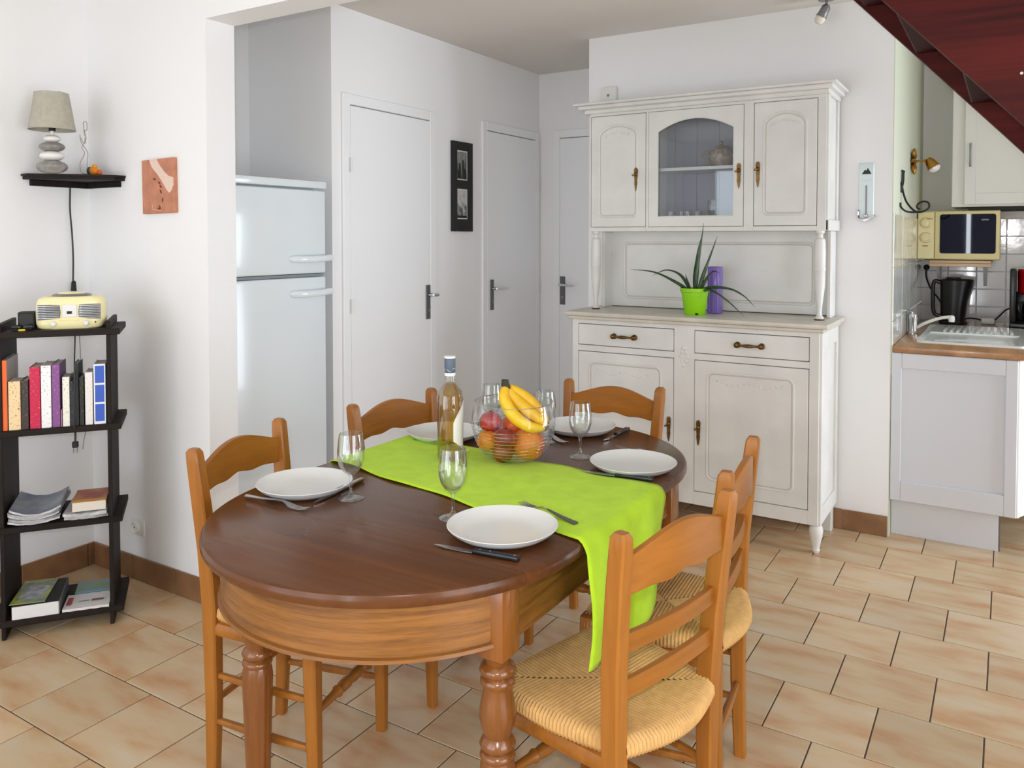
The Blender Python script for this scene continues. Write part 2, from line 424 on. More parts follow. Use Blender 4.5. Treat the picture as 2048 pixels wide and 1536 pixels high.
# ------------------------------------------------------------------ doors
def handle(t, axis, c, a, zc, direction, lever=.11):
    h = MB()
    def P(u, v, z): return (c + v, a + u, z) if axis == 0 else (a + u, c - v, z)
    def bx(u0, u1, v0, v1, z0, z1):
        p, q = P(u0, v0, z0), P(u1, v1, z1)
        return tuple(x for pr in zip([min(s_, t_) for s_, t_ in zip(p, q)], [max(s_, t_) for s_, t_ in zip(p, q)]) for x in pr)
    h.box(*bx(-.019, .019, 0, .006, zc - .135, zc + .055), bev=.002)
    hp = h.build('handle', M['steeldark'], t)
    l = MB(); l.tube([P(0, .004, zc), P(0, .042, zc)], .009, 12)
    l.tube([P(-.006 * direction, .046, zc), P(.03 * direction, .05, zc), P(lever * direction, .046, zc - .004)], [.010, .009, .007], 10)
    l.build('lever', M['chrome'], hp)
    MB().tube([P(0, .004, zc - .085), P(0, .0085, zc - .085)], .009, 12).build('key_rosette', M['steel'], hp)
def door(name, label, axis, c, a0, a1, ztop, hand_a, hdir, lever=.11, hinge=None):
    t = thing(name, label, 'door', kind=S)
    cs = .052
    sg = 1 if axis == 0 else -1
    def bx(u0, u1, v0, v1, z0, z1): return (c + v0, c + v1, u0, u1, z0, z1) if axis == 0 else (u0, u1, c - v1, c - v0, z0, z1)
    mb = MB()
    mb.box(*bx(a0, a0 + cs, 0, .013, 0, ztop), bev=.003); mb.box(*bx(a1 - cs, a1, 0, .013, 0, ztop), bev=.003)
    mb.box(*bx(a0 + cs, a1 - cs, 0, .013, ztop - cs, ztop), bev=.003)
    mb.build('door_casing', M['door'], t)
    box('door_gap', M['doorgap'], bx(a0 + cs, a1 - cs, .0, .002, 0.002, ztop - cs), t)
    box('door_leaf', M['door'], bx(a0 + cs + .0015, a1 - cs - .0015, .002, .012, .008, ztop - cs - .006), t, bev=.0015)
    handle(t, axis, c + (.012 if axis == 0 else -.012), hand_a, 1.085, hdir, lever)
    if hinge is not None:
        for z in (1.72, 1.03, .28):
            mb = MB(); p = (c + .024, hinge, z) if axis == 0 else (hinge, c - .024, z)
            mb.tube([p, (p[0], p[1], z + .07)], .005, 8); mb.build('hinge', M['whiteplastic'], t)
door('door_1', 'plain white door right of the fridge with grey handle plate', 0, XA, 2.885, 3.625, 2.103, 3.545, 1, .03, 2.93)
door('door_2', 'plain white door at the far end of the hallway, right of the black photo frame', 0, XA, 4.095, 4.795, 2.115, 4.192, 1, .12, 4.75)
door('door_3', 'white door half hidden behind the left edge of the dresser', 1, YC, -2.64, -2.035, 2.125, -2.563, 1, .1)

# ================================================================== STAIRCASE
st = thing('staircase', 'open dark red wooden staircase rising at the top right', 'staircase', (1.58, 2.9, 0))
def stx(x, y, z): return (x - 1.58, y - 2.9, z)
ZL = lambda x: 1.725 - 1.1 * x
def stringer(y0, y1):
    vert = .38; zt = 2.512
    x_top = -(zt - 1.725) / 1.1; x_top2 = -(zt - 1.725 - vert) / 1.1; xb = 1.725 / 1.1; xb2 = (1.725 + vert) / 1.1
    out = [(x_top, zt), (x_top2, zt), (xb2, 0.0), (xb, 0.0)]
    return MB().prism(out, lambda a, b: stx(a, y0, b), lambda a, b: stx(a, y1, b))
stringer(2.50, 2.54).build('stringer', M['stair'], st, smooth=0)
stringer(3.20, 3.24).build('stringer', M['stair'], st, smooth=0)
for k in range(13):
    z = .19 * (k + 1); xf = (1.725 + .33 - z) / 1.1
    x0, x1 = xf - .262, xf - .032
    if z > 2.4: break
    MB().box(x0, x1, 2.54, 3.20, z - .038, z, bev=.006).build('tread', M['tread'], st, (-1.58, -2.9, 0))
for (px, pz) in ((-.16, 2.06), (.06, 1.94), (.02, 1.83)):
    MB().tube([stx(px, 2.5, pz), stx(px, 2.498, pz)], .004, 8).build('screw_cap', M['chrome'], st)

# ================================================================== FRIDGE
fr = thing('fridge', 'tall white two door fridge freezer standing in the niche', 'fridge', (-2.98, 2.44, 0))
FX = lambda b: (b[0] + 2.98, b[1] + 2.98, b[2] - 2.44, b[3] - 2.44, b[4], b[5])
fx1 = -2.70
MB().box(*FX((-3.27, fx1 - .055, 2.14, 2.725, .03, 1.625)), bev=.004).build('body', M['white'], fr)
MB().box(*FX((-3.27, fx1 + .004, 2.135, 2.73, 1.625, 1.66)), bev=.008, seg=2).build('top_panel', M['white'], fr)
d_ = MB().box(*FX((fx1 - .05, fx1, 2.14, 2.725, 1.238, 1.617)), bev=.009, seg=3).build('freezer_door', M['white'], fr)
d2 = MB().box(*FX((fx1 - .05, fx1, 2.14, 2.725, .11, 1.222)), bev=.009, seg=3).build('fridge_door', M['white'], fr)
MB().box(*FX((fx1 - .05, fx1 - .008, 2.15, 2.715, 1.224, 1.236))).build('door_seal', mat('seal_grey', (120, 132, 136), .5), fr)
for z, p in ((1.305, d_), (1.15, d2)):
    mb = MB(); pts = spline([(fx1 - .002, 2.50, z + .002), (fx1 + .022, 2.56, z), (fx1 + .03, 2.66, z), (fx1 + .024, 2.735, z + .004)], 5)
    mb.tube([Vector(q) + Vector((2.98, -2.44, 0)) for q in pts], [.006] + [.013] * (len(pts) - 2) + [.012], 10, flat=1.2)
    mb.build('handle', M['white'], p)
MB().box(*FX((-3.2, fx1 - .02, 2.16, 2.70, 0, .10))).build('plinth', M['whiteplastic'], fr)

# ================================================================== DRESSER (buffet with hutch)
dr = thing('dresser', 'large cream painted wooden dresser with glazed hutch and brass handles', 'dresser', (-1.30, 3.9, 0))
OX, OY = 1.30, -3.9
def D(x0, x1, y0, y1, z0, z1): return (x0 + OX, x1 + OX, y0 + OY, y1 + OY, z0, z1)
def P3(x, y, z): return (x + OX, y + OY, z)
PM = M['dresser']
LX0, LX1, LY0, LY1 = -1.913, -.700, 3.69, 4.085
mb = MB(); mb.box(*D(LX0, LX1, LY0 + .016, LY1, .13, .985), bev=.004)
mb.build('cabinet_body', PM, dr)
mb = MB()
for b in ((LX0, -1.880, .13, .985), (-1.365, -1.264, .13, .985), (-.742, LX1, .13, .985)):
    mb.box(*D(b[0], b[1], LY0, LY0 + .016, b[2], b[3]), bev=.0015)
for xa, xb in ((-1.880, -1.365), (-1.264, -.742)):
    for z0, z1 in ((.963, .985), (.823, .853), (.13, .193)):
        mb.box(*D(xa, xb, LY0, LY0 + .016, z0, z1), bev=.001)
mb.build('face_frame', PM, dr)
MB().box(*D(LX0 + .03, LX1 - .03, LY0 + .0145, LY0 + .0165, .14, .98)).build('door_gap', M['gap'], dr)
# shaped lower corner brackets on the right side
mb = MB(); mb.box(*D(LX1 - .002, LX1 + .012, LY0 + .008, LY0 + .045, .13, .985), bev=.002); mb.box(*D(LX1 - .002, LX1 + .012, LY1 - .04, LY1, .13, .985), bev=.002)
mb.box(*D(LX1 - .002, LX1 + .012, LY0 + .045, LY1 - .04, .13, .20), bev=.002); mb.box(*D(LX1 - .002, LX1 + .012, LY0 + .045, LY1 - .04, .91, .985), bev=.002)
mb.build('side_frame', PM, dr)
mb = MB()
for x in (LX0 + .035, LX1 - .013):
    mb.lathe([(.012, 0), (.018, .012), (.015, .022), (.018, .034), (.027, .075), (.031, .10), (.026, .122), (.018, .128), (.024, .135)], 20, P3(x, LY0 + .035, 0))
mb_ = mb.build('front_feet', PM, dr)
mb = MB()
for x in (LX0 + .03, LX1 - .03): mb.box(*D(x - .028, x + .028, LY1 - .06, LY1 - .005, 0, .135), bev=.003)
mb.build('rear_feet', PM, dr)
def pull(parent, x, z):
    mb = MB(); y = LY0 - .004
    for s_ in (-1, 1):
        mb.lathe([(.001, -.004), (.013, -.003), (.015, .002), (.012, .007), (.006, .01), (.005, .02)], 12, P3(x + s_ * .055, y, z), Matrix.Rotation(R(90), 4, 'X'))
        mb.ball(P3(x + s_ * .055, y - .02, z), .013, .010, .013, 10, 8)
    mb.tube([P3(x + u, y - .022 - .004 * math.cos(u / .055 * PI / 2), z) for u in (-.05, -.03, -.015, 0, .015, .03, .05)], [.005, .005, .008, .009, .008, .005, .005], 10)
    mb.build('drawer_pull', M['brass'], parent)
for x0, x1 in ((-1.8775, -1.3675), (-1.2615, -.7445)):
    dw = MB().box(*D(x0, x1, LY0 - .002, LY0 + .014, .856, .960), bev=.0025).build('drawer', PM, dr)
    pull(dw, (x0 + x1) / 2 + .0, .908)
def latch(parent, x, y, z, s=1.0):
    mb = MB()
    pr = [(-.0, .052), (.006, .05), (.010, .04), (.009, .025), (.0085, .0), (.007, -.015), (.008, -.028), (.005, -.05), (.001, -.068)]
    out = [(a * s, b * s) for a, b in pr] + [(-a * s, b * s) for a, b in reversed(pr[1:])]
    mb.prism(out, lambda a, b: P3(x + a, y, z + b), lambda a, b: P3(x + a, y - .006, z + b))
    mb.ball(P3(x, y - .010, z + .018), .009, .007, .011, 10, 8)
    mb.tube([P3(x, y - .012, z + .018), P3(x, y - .026, z + .014), P3(x - .012, y - .028, z + .010)], .0045, 8)
    mb.build('latch', M['brass'], parent)
def rrect(x0, x1, z0, z1, r=.03, n=5, arch=0.0):
    pts = []
    for cx, cz, a0 in ((x1 - r, z0 + r, -90), (x1 - r, z1 - r, 0), (x0 + r, z1 - r, 90), (x0 + r, z0 + r, 180)):
        for k in range(n + 1):
            a = R(a0 + 90 * k / n); pts.append((cx + r * math.cos(a), cz + r * math.sin(a)))
    if arch:
        out = []
        for i, (a, b) in enumerate(pts):
            out.append((a, b + (arch * (1 - ((a - (x0 + x1) / 2) / ((x1 - x0) / 2)) ** 2) if b > (z0 + z1) / 2 else 0)))
            if i == 2 * n + 1:
                pass
        # insert points over the arched top edge
        res = []
        for i in range(len(out)):
            res.append(out[i])
            if i == 2 * n + 1 - 0 - 0 and False: pass
        top = [k for k in range(len(pts)) if pts[k][1] > z1 - r - 1e-6]
        k0 = n + 1 + n  # last point of the top-right corner
        mids = []
        for q in range(1, 10):
            a = (x1 - r) + ((x0 + r) - (x1 - r)) * q / 10
            mids.append((a, z1 + arch * (1 - ((a - (x0 + x1) / 2) / ((x1 - x0) / 2)) ** 2)))
        res = out[:k0 + 1] + mids + out[k0 + 1:]
        return res
    return pts
def moulding(parent, x0, x1, y, z0, z1, arch=0.0, r=.03, w=.0055):
    pts = rrect(x0, x1, z0, z1, r, 5, arch)
    mb = MB(); mb.tube([P3(a, y, b) for a, b in pts], w, 8, closed=True)
    o = mb.build('panel_moulding', PM, parent)
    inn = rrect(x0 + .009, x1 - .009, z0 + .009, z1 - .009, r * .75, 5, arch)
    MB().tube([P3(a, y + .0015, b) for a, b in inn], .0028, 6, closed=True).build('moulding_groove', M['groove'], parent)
def garland(parent, x0, x1, y, z):
    mb = MB(); n = 13
    for k in range(n):
        u = k / (n - 1); x = x0 + (x1 - x0) * u
        dz = -.018 * math.sin(u * PI * 2) ** 2
        mb.ball(P3(x, y, z + dz), .0075, .004, .005 + .003 * (k % 2), 8, 6, Matrix.Rotation(R(40 * (-1) ** k), 3, 'Y'))
    mb.build('carved_garland', PM, parent)
for x0, x1, kx in ((-1.8775, -1.3675, -1.388), (-1.2615, -.7445, -1.241)):
    dd_ = MB().box(*D(x0, x1, LY0 - .002, LY0 + .014, .196, .820), bev=.0025).build('lower_door', PM, dr)
    moulding(dd_, x0 + .062, x1 - .062, LY0 - .002, .262, .770)
    garland(dd_, x0 + .11, x1 - .11, LY0 - .003, .733)
    latch(dd_, kx, LY0 - .002, .485)
mb = MB()
for k in range(5):
    z = .875 - k * .021
    for s_ in (-1, 1): mb.ball(P3(-1.3145 + s_ * (.004 + .006 * (2 - abs(k - 2))), LY0, z), .011 - .001 * k, .004, .013, 8, 6, Matrix.Rotation(R(-35 * s_), 3, 'Y'))
mb.build('carved_leaf', PM, dr)
# top of the lower part
mb = MB()
mb.box(*D(-1.945, -.660, 3.652, 4.088, 1.003, 1.025), bev=.007, seg=2); mb.box(*D(-1.930, -.677, 3.668, 4.087, .985, 1.003), bev=.004)
mb.build('worktop', mat('dresser_worktop_paint', (205, 199, 186), .35, var=.06, vscale=10), dr)
# hutch
UX0, UX1, UY0, UY1, UZ0, UZ1 = -1.880, -.705, 3.82, 4.085, 1.433, 2.045
mb = MB()
mb.box(*D(UX0, UX0 + .02, UY0 + .014, UY1, UZ0, UZ1), bev=.002); mb.box(*D(UX1 - .02, UX1, UY0 + .014, UY1, UZ0, UZ1), bev=.002)
mb.box(*D(UX0 + .02, UX1 - .02, UY0 + .014, UY1, UZ0, UZ0 + .018)); mb.box(*D(UX0 + .02, UX1 - .02, UY0 + .014, UY1, UZ1 - .018, UZ1))
mb.box(*D(-1.569, -1.553, UY0 + .014, UY1 - .01, UZ0 + .018, UZ1 - .018)); mb.box(*D(-1.066, -1.050, UY0 + .014, UY1 - .01, UZ0 + .018, UZ1 - .018))
mb.build('hutch_carcass', PM, dr)
mb = MB(); x = UX0 + .02
while x < UX1 - .021:
    xn = min(x + .118, UX1 - .02); mb.box(*D(x + .001, xn - .001, UY1 - .012, UY1 - .002, UZ0 + .018, UZ1 - .018)); x = xn
mb.build('hutch_back', mat('hutch_back_shade', (150, 152, 160), .6), dr)  # shade inside the hutch is put into this grey
mb = MB()
for xa, xb in ((UX0, -1.8745), (-1.5665, -1.5535), (-1.0735, -1.028), (-.742, UX1)): mb.box(*D(xa, xb, UY0, UY0 + .014, UZ0, UZ1), bev=.001)
for xa, xb in ((-1.8745, -1.5665), (-1.5535, -1.0735), (-1.028, -.742)):
    mb.box(*D(xa, xb, UY0, UY0 + .014, UZ0, UZ0 + .022), bev=.001); mb.box(*D(xa, xb, UY0, UY0 + .014, 2.032, UZ1), bev=.001)
mb.build('hutch_face_frame', PM, dr)
mb = MB(); mb.box(*D(UX1 - .001, UX1 + .010, UY0 + .006, UY0 + .045, UZ0, UZ1), bev=.002); mb.box(*D(UX1 - .001, UX1 + .01, UY1 - .035, UY1, UZ0, UZ1), bev=.002)
mb.box(*D(UX1 - .001, UX1 + .016, UY0 + .006, UY1, UZ0, UZ0 + .05), bev=.003)
mb.build('hutch_side_frame', PM, dr)
for x0, x1, lx in ((-1.872, -1.569, -1.618), (-1.0255, -.7445, -1.007)):
    dd_ = MB().box(*D(x0, x1, UY0 - .002, UY0 + .013, UZ0 + .024, 2.0295), bev=.0025).build('hutch_door', PM, dr)
    moulding(dd_, x0 + .045, x1 - .045, UY0 - .002, UZ0 + .075, 1.945, arch=.035, r=.022)
    mb = MB()
    for k in range(7):
        u = (k - 3) / 3; mb.ball(P3((x0 + x1) / 2 + u * .06, UY0 - .002, 1.945 - .02 * abs(u)), .010, .004, .006, 8, 6, Matrix.Rotation(R(30 * u), 3, 'Y'))
    mb.build('carved_spray', PM, dd_)
    latch(dd_, lx, UY0 - .002, 1.705)
# glazed middle door with arched light
x0, x1, z0, z1 = -1.551, -1.0755, UZ0 + .024, 2.0295
gx0, gx1, gz0, gz1 = -1.5025, -1.1215, 1.506, 1.928
def arch_ring():
    inner, outer = [], []
    n = 18
    for k in range(n + 1):
        u = k / n; a = gx1 + (gx0 - gx1) * u
        inner.append((a, gz1 + .057 * (1 - (2 * u - 1) ** 2))); outer.append((x1 + (x0 - x1) * u, z1))
    for k in range(1, 7):
        u = k / 7; inner.append((gx0, gz1 + (gz0 - gz1) * u)); outer.append((x0, z1 + (z0 - z1) * u))
    for k in range(0, 9):
        u = k / 8; inner.append((gx0 + (gx1 - gx0) * u, gz0)); outer.append((x0 + (x1 - x0) * u, z0))
    for k in range(1, 7):
        u = k / 7; inner.append((gx1, gz0 + (gz1 - gz0) * u)); outer.append((x1, z0 + (z1 - z0) * u))
    return outer, inner
outer, inner = arch_ring()
gd = MB().ring_prism(outer, inner, lambda a, b: P3(a, UY0 - .002, b), lambda a, b: P3(a, UY0 + .013, b)).build('glazed_door', PM, dr, smooth=0)
MB().tube([P3(a, UY0 - .002, b) for a, b in inner], .003, 6, closed=True).build('glazing_bead', PM, gd)
MB().prism(inner, lambda a, b: P3(a, UY0 + .005, b), lambda a, b: P3(a, UY0 + .008, b)).build('pane', M['cabglass'], gd, smooth=0)
latch(gd, -1.096, UY0 - .002, 1.702)
MB().box(*D(-1.553, -1.066, 3.86, UY1 - .012, 1.735, 1.751), bev=.001).build('inner_shelf', PM, dr)
mb = MB()
mb.box(*D(-1.950, -.655, 3.755, 4.09, 2.085, 2.098), bev=.005, seg=2); mb.box(*D(-1.930, -.672, 3.772, 4.088, 2.066, 2.085), bev=.006, seg=2); mb.box(*D(-1.905, -.690, 3.80, 4.087, UZ1, 2.066), bev=.004)
mb.build('cornice', PM, dr)
prof = [(.020, 0), (.020, .012), (.013, .02), (.010, .035), (.012, .06), (.017, .10), (.024, .16), (.0245, .225), (.0265, .228), (.0265, .238), (.025, .241), (.0255, .30), (.024, .35), (.022, .368), (.014, .376), (.012, .39), (.020, .399), (.020, .408)]
for x in (UX0 + .022, UX1 - .028):
    MB().lathe(prof, 24, P3(x, 3.85, 1.025)).build('turned_column', PM, dr)
    MB().lathe([(.021, -.002), (.023, .002), (.021, .006)], 20, P3(x, 3.85, 1.025)).build('column_base', M['brass'], dr)
for x in (UX0, UX1 - .018):
    MB().box(*D(x, x + .018, 3.965, UY1, 1.025, UZ0), bev=.003).build('hutch_side', PM, dr)
bp_ = MB().box(*D(UX0 + .018, UX1 - .018, UY1 - .016, UY1 - .002, 1.025, UZ0)).build('back_panel', PM, dr)
moulding(bp_, -1.79, -.80, UY1 - .0165, 1.075, 1.375, r=.025, w=.005)
MB().box(*D(UX0 + .018, UX1 - .018, UY1 - .02, UY1 - .016, 1.025, 1.0285)).build('panel_gap', M['gap'], dr)

# things behind the glass
tp = thing('teapot', 'small earthenware teapot on the shelf behind the dresser glass', 'teapot', (-1.225, 3.955, 1.751))
tm = mat('speckled_earthenware', (176, 156, 140), .35, var=.3, vscale=60)
MB().lathe([(.035, 0), (.05, .01), (.062, .04), (.06, .07), (.045, .09), (.036, .096)], 24).build('pot_body', tm, tp)
MB().lathe([(.036, .096), (.03, .104), (.008, .112), (.008, .118), (.012, .125), (.0, .131)], 20).build('lid', tm, tp)
MB().tube(spline([(.055, 0, .05), (.085, 0, .058), (.098, 0, .082)], 5), [.013] * 5 + [.009] * 6, 10).build('spout', tm, tp)
MB().tube(spline([(-.056, 0, .078), (-.088, 0, .075), (-.09, 0, .045), (-.058, 0, .03)], 5), .006, 8).build('pot_handle', tm, tp)
tum = MB().lathe([(.002, .003), (.018, .003), (.021, .03), (.0215, .031), (.0185, 0), (.002, 0)], 16, caps=False).mesh('shot_glass', M['glass'])
for k, (x, y) in enumerate(((-1.475, 3.93), (-1.425, 3.95), (-1.385, 3.925), (-1.345, 3.955))):
    tag(inst('shot_glass', tum, None, (x, y, UZ0 + .018), scale=(1.15, 1.15, 2.7)), ['tiny tumbler farthest left behind the dresser glass', 'second tiny tumbler from the left behind the dresser glass', 'third tiny tumbler from the left behind the dresser glass', 'tiny tumbler next to the stemmed glass behind the dresser glass'][k], 'tumbler', 'tiny tumblers in the dresser')

# ================================================================== TABLE
TCX, TY1, TY2, TR = -1.215, 1.478, 2.085, .455
tb = thing('dining_table', 'oval dark polished dining table with turned fluted legs', 'table', (TCX, (TY1 + TY2) / 2, 0))
TOx, TOy = -TCX, -(TY1 + TY2) / 2
def stadium(r, n=40):
    p = []
    for k in range(n + 1):
        a = PI + PI * k / n; p.append((TCX + r * math.cos(a), TY1 + r * math.sin(a) * 1.0))
    for k in range(n + 1):
        a = PI * k / n; p.append((TCX + r * math.cos(a), TY2 + r * math.sin(a)))
    return p
def clip_y(poly, lo, hi):
    def half(poly, c, sg):
        out = []
        for i in range(len(poly)):
            a, b2 = poly[i], poly[(i + 1) % len(poly)]
            ia, ib = (a[1] - c) * sg >= 0, (b2[1] - c) * sg >= 0
            if ia: out.append(a)
            if ia != ib:
                t = (c - a[1]) / (b2[1] - a[1]); out.append((a[0] + (b2[0] - a[0]) * t, c))
        return out
    return half(half(poly, lo, 1), hi, -1)
TT = .752
for lo, hi in ((-9, 1.3262), (1.3268, 2.2362), (2.2368, 9)):
    mb = MB(); outl = {}
    for ins, z in ((.012, TT - .030), (.003, TT - .027), (0, TT - .020), (0, TT - .010), (.003, TT - .003), (.010, TT)):
        outl[z] = [(p[0] + TOx, p[1] + TOy, z) for p in clip_y(stadium(TR - ins), lo + 0, hi)]
    ks = sorted(outl); vr = mb.quad_strip([outl[k] for k in ks], close_u=True); mb.cap(list(reversed(vr[0]))); mb.cap(vr[-1])
    mb.build('tabletop_board', M['top'], tb, smooth=40)
AR = .412
def apron_arc(cy, sgn):
    mb = MB(); rows = []
    a0, a1 = (R(205), R(335)) if sgn < 0 else (R(25), R(155))
    for k in range(33):
        a = a0 + (a1 - a0) * k / 32; c_, s_ = math.cos(a), math.sin(a)
        rows.append([(TCX + TOx + r * c_, cy + TOy + r * s_, z) for r, z in ((AR, .722), (AR, .617), (AR - .002, .616), (AR - .002, .613), (AR + .006, .611), (AR + .007, .604), (AR, .600), (AR - .022, .600), (AR - .022, .722))])
    vr = mb.quad_strip(rows, close_u=True); mb.cap(list(reversed(vr[0]))); mb.cap(vr[-1])
    return mb
apron_arc(TY1, -1).build('end_apron', M['apron'], tb); apron_arc(TY2, 1).build('end_apron', M['apron'], tb)
for s_ in (-1, 1):
    x = TCX + TOx + s_ * .37; mb = MB()
    mb.box(x - .012, x + .012, 1.36 + TOy, 2.20 + TOy, .604, .722); mb.box(x - .015, x + .015, 1.36 + TOy, 2.20 + TOy, .594, .604, bev=.003)
    mb.build('side_apron', wood('oak_side_apron_%d' % s_, (84, 48, 18), (146, 96, 44), 2, .3, .15, scale=3, stretch=26, contrast=(.28, .62)), tb)
def table_leg(x, y):
    x += TOx; y += TOy
    mb = MB(); w = .033
    mb.box(x - w, x + w, y - w, y + w, .575, .722, bev=.004, seg=2)
    lg = mb.build('leg', M['apron_v'], tb)
    mb = MB()
    mb.lathe([(.030, .576), (.026, .568), (.024, .560), (.034, .553), (.037, .545), (.034, .538), (.027, .534), (.030, .531), (.0345, .526), (.0345, .519), (.030, .514), (.029, .508), (.032, .49), (.036, .468), (.037, .452), (.034, .435), (.029, .420), (.027, .412), (.033, .404), (.0365, .396), (.033, .388), (.027, .384), (.034, .379), (.036, .372), (.033, .366)], 32, (x, y, 0))
    # fluted shaft
    rows = []
    for z, r in ((.368, .033), (.355, .0365), (.34, .037), (.10, .029), (.085, .027), (.08, .022)):
        row = []
        for k in range(64):
            fl_ = .0028 * abs(math.sin(k * PI / 64 * 12)) if .09 < z < .35 else .0012
            a = 2 * PI * k / 64; row.append((x + (r - .003 + fl_) * math.cos(a), y + (r - .003 + fl_) * math.sin(a), z))
        rows.append(row)
    vr = mb.quad_strip(rows, close_u=True); mb.cap(list(reversed(vr[0]))); mb.cap(vr[-1])
    mb.lathe([(.014, 0), (.02, .01), (.026, .04), (.024, .06), (.016, .07), (.022, .082)], 20, (x, y, 0))
    mb.build('turned_shaft', M['apron_v'], lg, smooth=50)
for p in ((-.853, 1.325), (-1.538, 1.312), (-.853, 2.235), (-1.577, 2.225)): table_leg(*p)

# ------------------------------------------------------------------ runner
rn = MB(); rows = []
top_z = TT + .0022
def runner_point(u, v):
    """u 0..1 along the length from the left end to the right, v 0..1 from the near to the far long edge"""
    L0, L1 = -2.02, -.475      # developed length along x, hanging ends included
    s_ = L0 + (L1 - L0) * u
    y_near = 1.70 + (s_ + 1.69) * (1.518 - 1.70) / (.94); y_far = 2.048 + (s_ + 1.72) * (1.965 - 2.048) / .99
    wob = .006 * math.sin(s_ * 19) * (1 - v) + .005 * math.sin(s_ * 23 + 1) * v
    y = y_near + (y_far - y_near) * v + wob
    z = top_z + .0012 * (1 + math.sin(s_ * 31 + v * 9)) + .002 * max(0, math.sin(s_ * 7 + v * 5)) ** 6
    x = s_
    def edge_x(yy):
        if yy < TY1: return math.sqrt(max(0, TR ** 2 - (yy - TY1) ** 2))
        if yy > TY2: return math.sqrt(max(0, TR ** 2 - (yy - TY2) ** 2))
        return TR
    ex = edge_x(y) + .004; rad = .02
    for sg in (1, -1):
        e = TCX + sg * (ex - .016); over = (s_ - e) * sg
        if over > 0:
            arc = rad * PI / 2
            if over < arc:
                a = over / rad; x = e + sg * rad * math.sin(a); z = top_z - rad * (1 - math.cos(a))
            else:
                h = over - arc
                fold = .012 * math.sin(v * 9.5 + .6) * min(1, h / .12)
                x = e + sg * (rad + .004 + fold * (.9 if sg > 0 else 1)); z = top_z - rad - h
                if sg > 0:
                    # gathered drop with a dipping near corner
                    z += .03 * max(0, 1 - v * 2.6) * min(1, h / .22) ** 1.5
                    z += .05 * math.exp(-((v - .28) / .13) ** 2) * min(1, h / .24) ** 2
                    y += .02 * (1 - v) ** 2 * min(1, h / .22) - .03 * v * min(1, h / .25)
                    x += .012 * (1 - v) * min(1, h / .2)
    return (x, y, z)
NU, NV = 130, 26
rows = [[runner_point(i / NU, j / NV) for j in range(NV + 1)] for i in range(NU + 1)]
rn.quad_strip(rows)
ro = rn.build('table_runner', M['runner'], None, smooth=0); 
ro.data.polygons.foreach_set('use_smooth', [True] * len(ro.data.polygons))
md = ro.modifiers.new('thickness', 'SOLIDIFY'); md.thickness = .0016; md.offset = 1
tag(ro, 'lime green cloth runner laid across the dining table, hanging at both ends', 'table runner')

# ------------------------------------------------------------------ chairs
def post_mesh(sx):
    """rear upright: leg and back post in one raked piece"""
    mb = MB(); rows = []
    for z, y, x, w, d in ((0, -.168, .148, .014, .015), (.2, -.160, .152, .016, .018), (.45, -.157, .160, .0175, .021), (.6, -.163, .167, .0175, .021), (.75, -.178, .175, .017, .020), (.83, -.187, .179, .0165, .0185), (.855, -.1895, .1805, .0155, .0175), (.864, -.190, .1805, .011, .012)):
        x *= sx; c = .004
        rows.append([(x - w + c, y - d, z), (x + w - c, y - d, z), (x + w, y - d + c, z), (x + w, y + d - c, z), (x + w - c, y + d, z), (x - w + c, y + d, z), (x - w, y + d - c, z), (x - w, y - d + c, z)])
    vr = mb.quad_strip(rows, close_u=True); mb.cap(list(reversed(vr[0]))); mb.cap(vr[-1])
    return mb
def front_leg_mesh(sx):
    mb = MB(); rows = []
    for z, y, x, w in ((0, .153, .170, .0135), (.30, .149, .173, .0175), (.425, .148, .174, .019), (.455, .148, .174, .018), (.46, .148, .174, .012)):
        x *= sx; c = .004; d = w
        rows.append([(x - w + c, y - d, z), (x + w - c, y - d, z), (x + w, y - d + c, z), (x + w, y + d - c, z), (x + w - c, y + d, z), (x - w + c, y + d, z), (x - w, y + d - c, z), (x - w, y - d + c, z)])
    vr = mb.quad_strip(rows, close_u=True); mb.cap(list(reversed(vr[0]))); mb.cap(vr[-1])
    return mb
def slat_mesh(zb, zt, half, ycen, bow, arch=0.0, wave=0.0, th=.008, tilt=0.0):
    mb = MB(); rows = []; n = 28
    for k in range(n + 1):
        u = -1 + 2 * k / n; x = half * u; y = ycen - bow * (1 - u * u)
        top = zt + arch * (math.cos(u * PI * .5) ** 1.3 if abs(u) < 1 else 0)
        bot = zb + wave * (.55 * (1 - math.cos(u * PI)) / 2 * 0 + .35 * math.cos(u * PI * 3) * (1 - u * u) + .9 * (1 - abs(u)) ** 1.2)
        e = .002
        rows.append([(x, y - th, bot + e), (x, y - th + e, bot), (x, y + th - e, bot), (x, y + th, bot + e), (x, y + th - tilt * 0, top - e), (x, y + th - e, top), (x, y - th + e, top), (x, y - th, top - e)])
    vr = mb.quad_strip(rows, close_u=True); mb.cap(list(reversed(vr[0]))); mb.cap(vr[-1])
    return mb
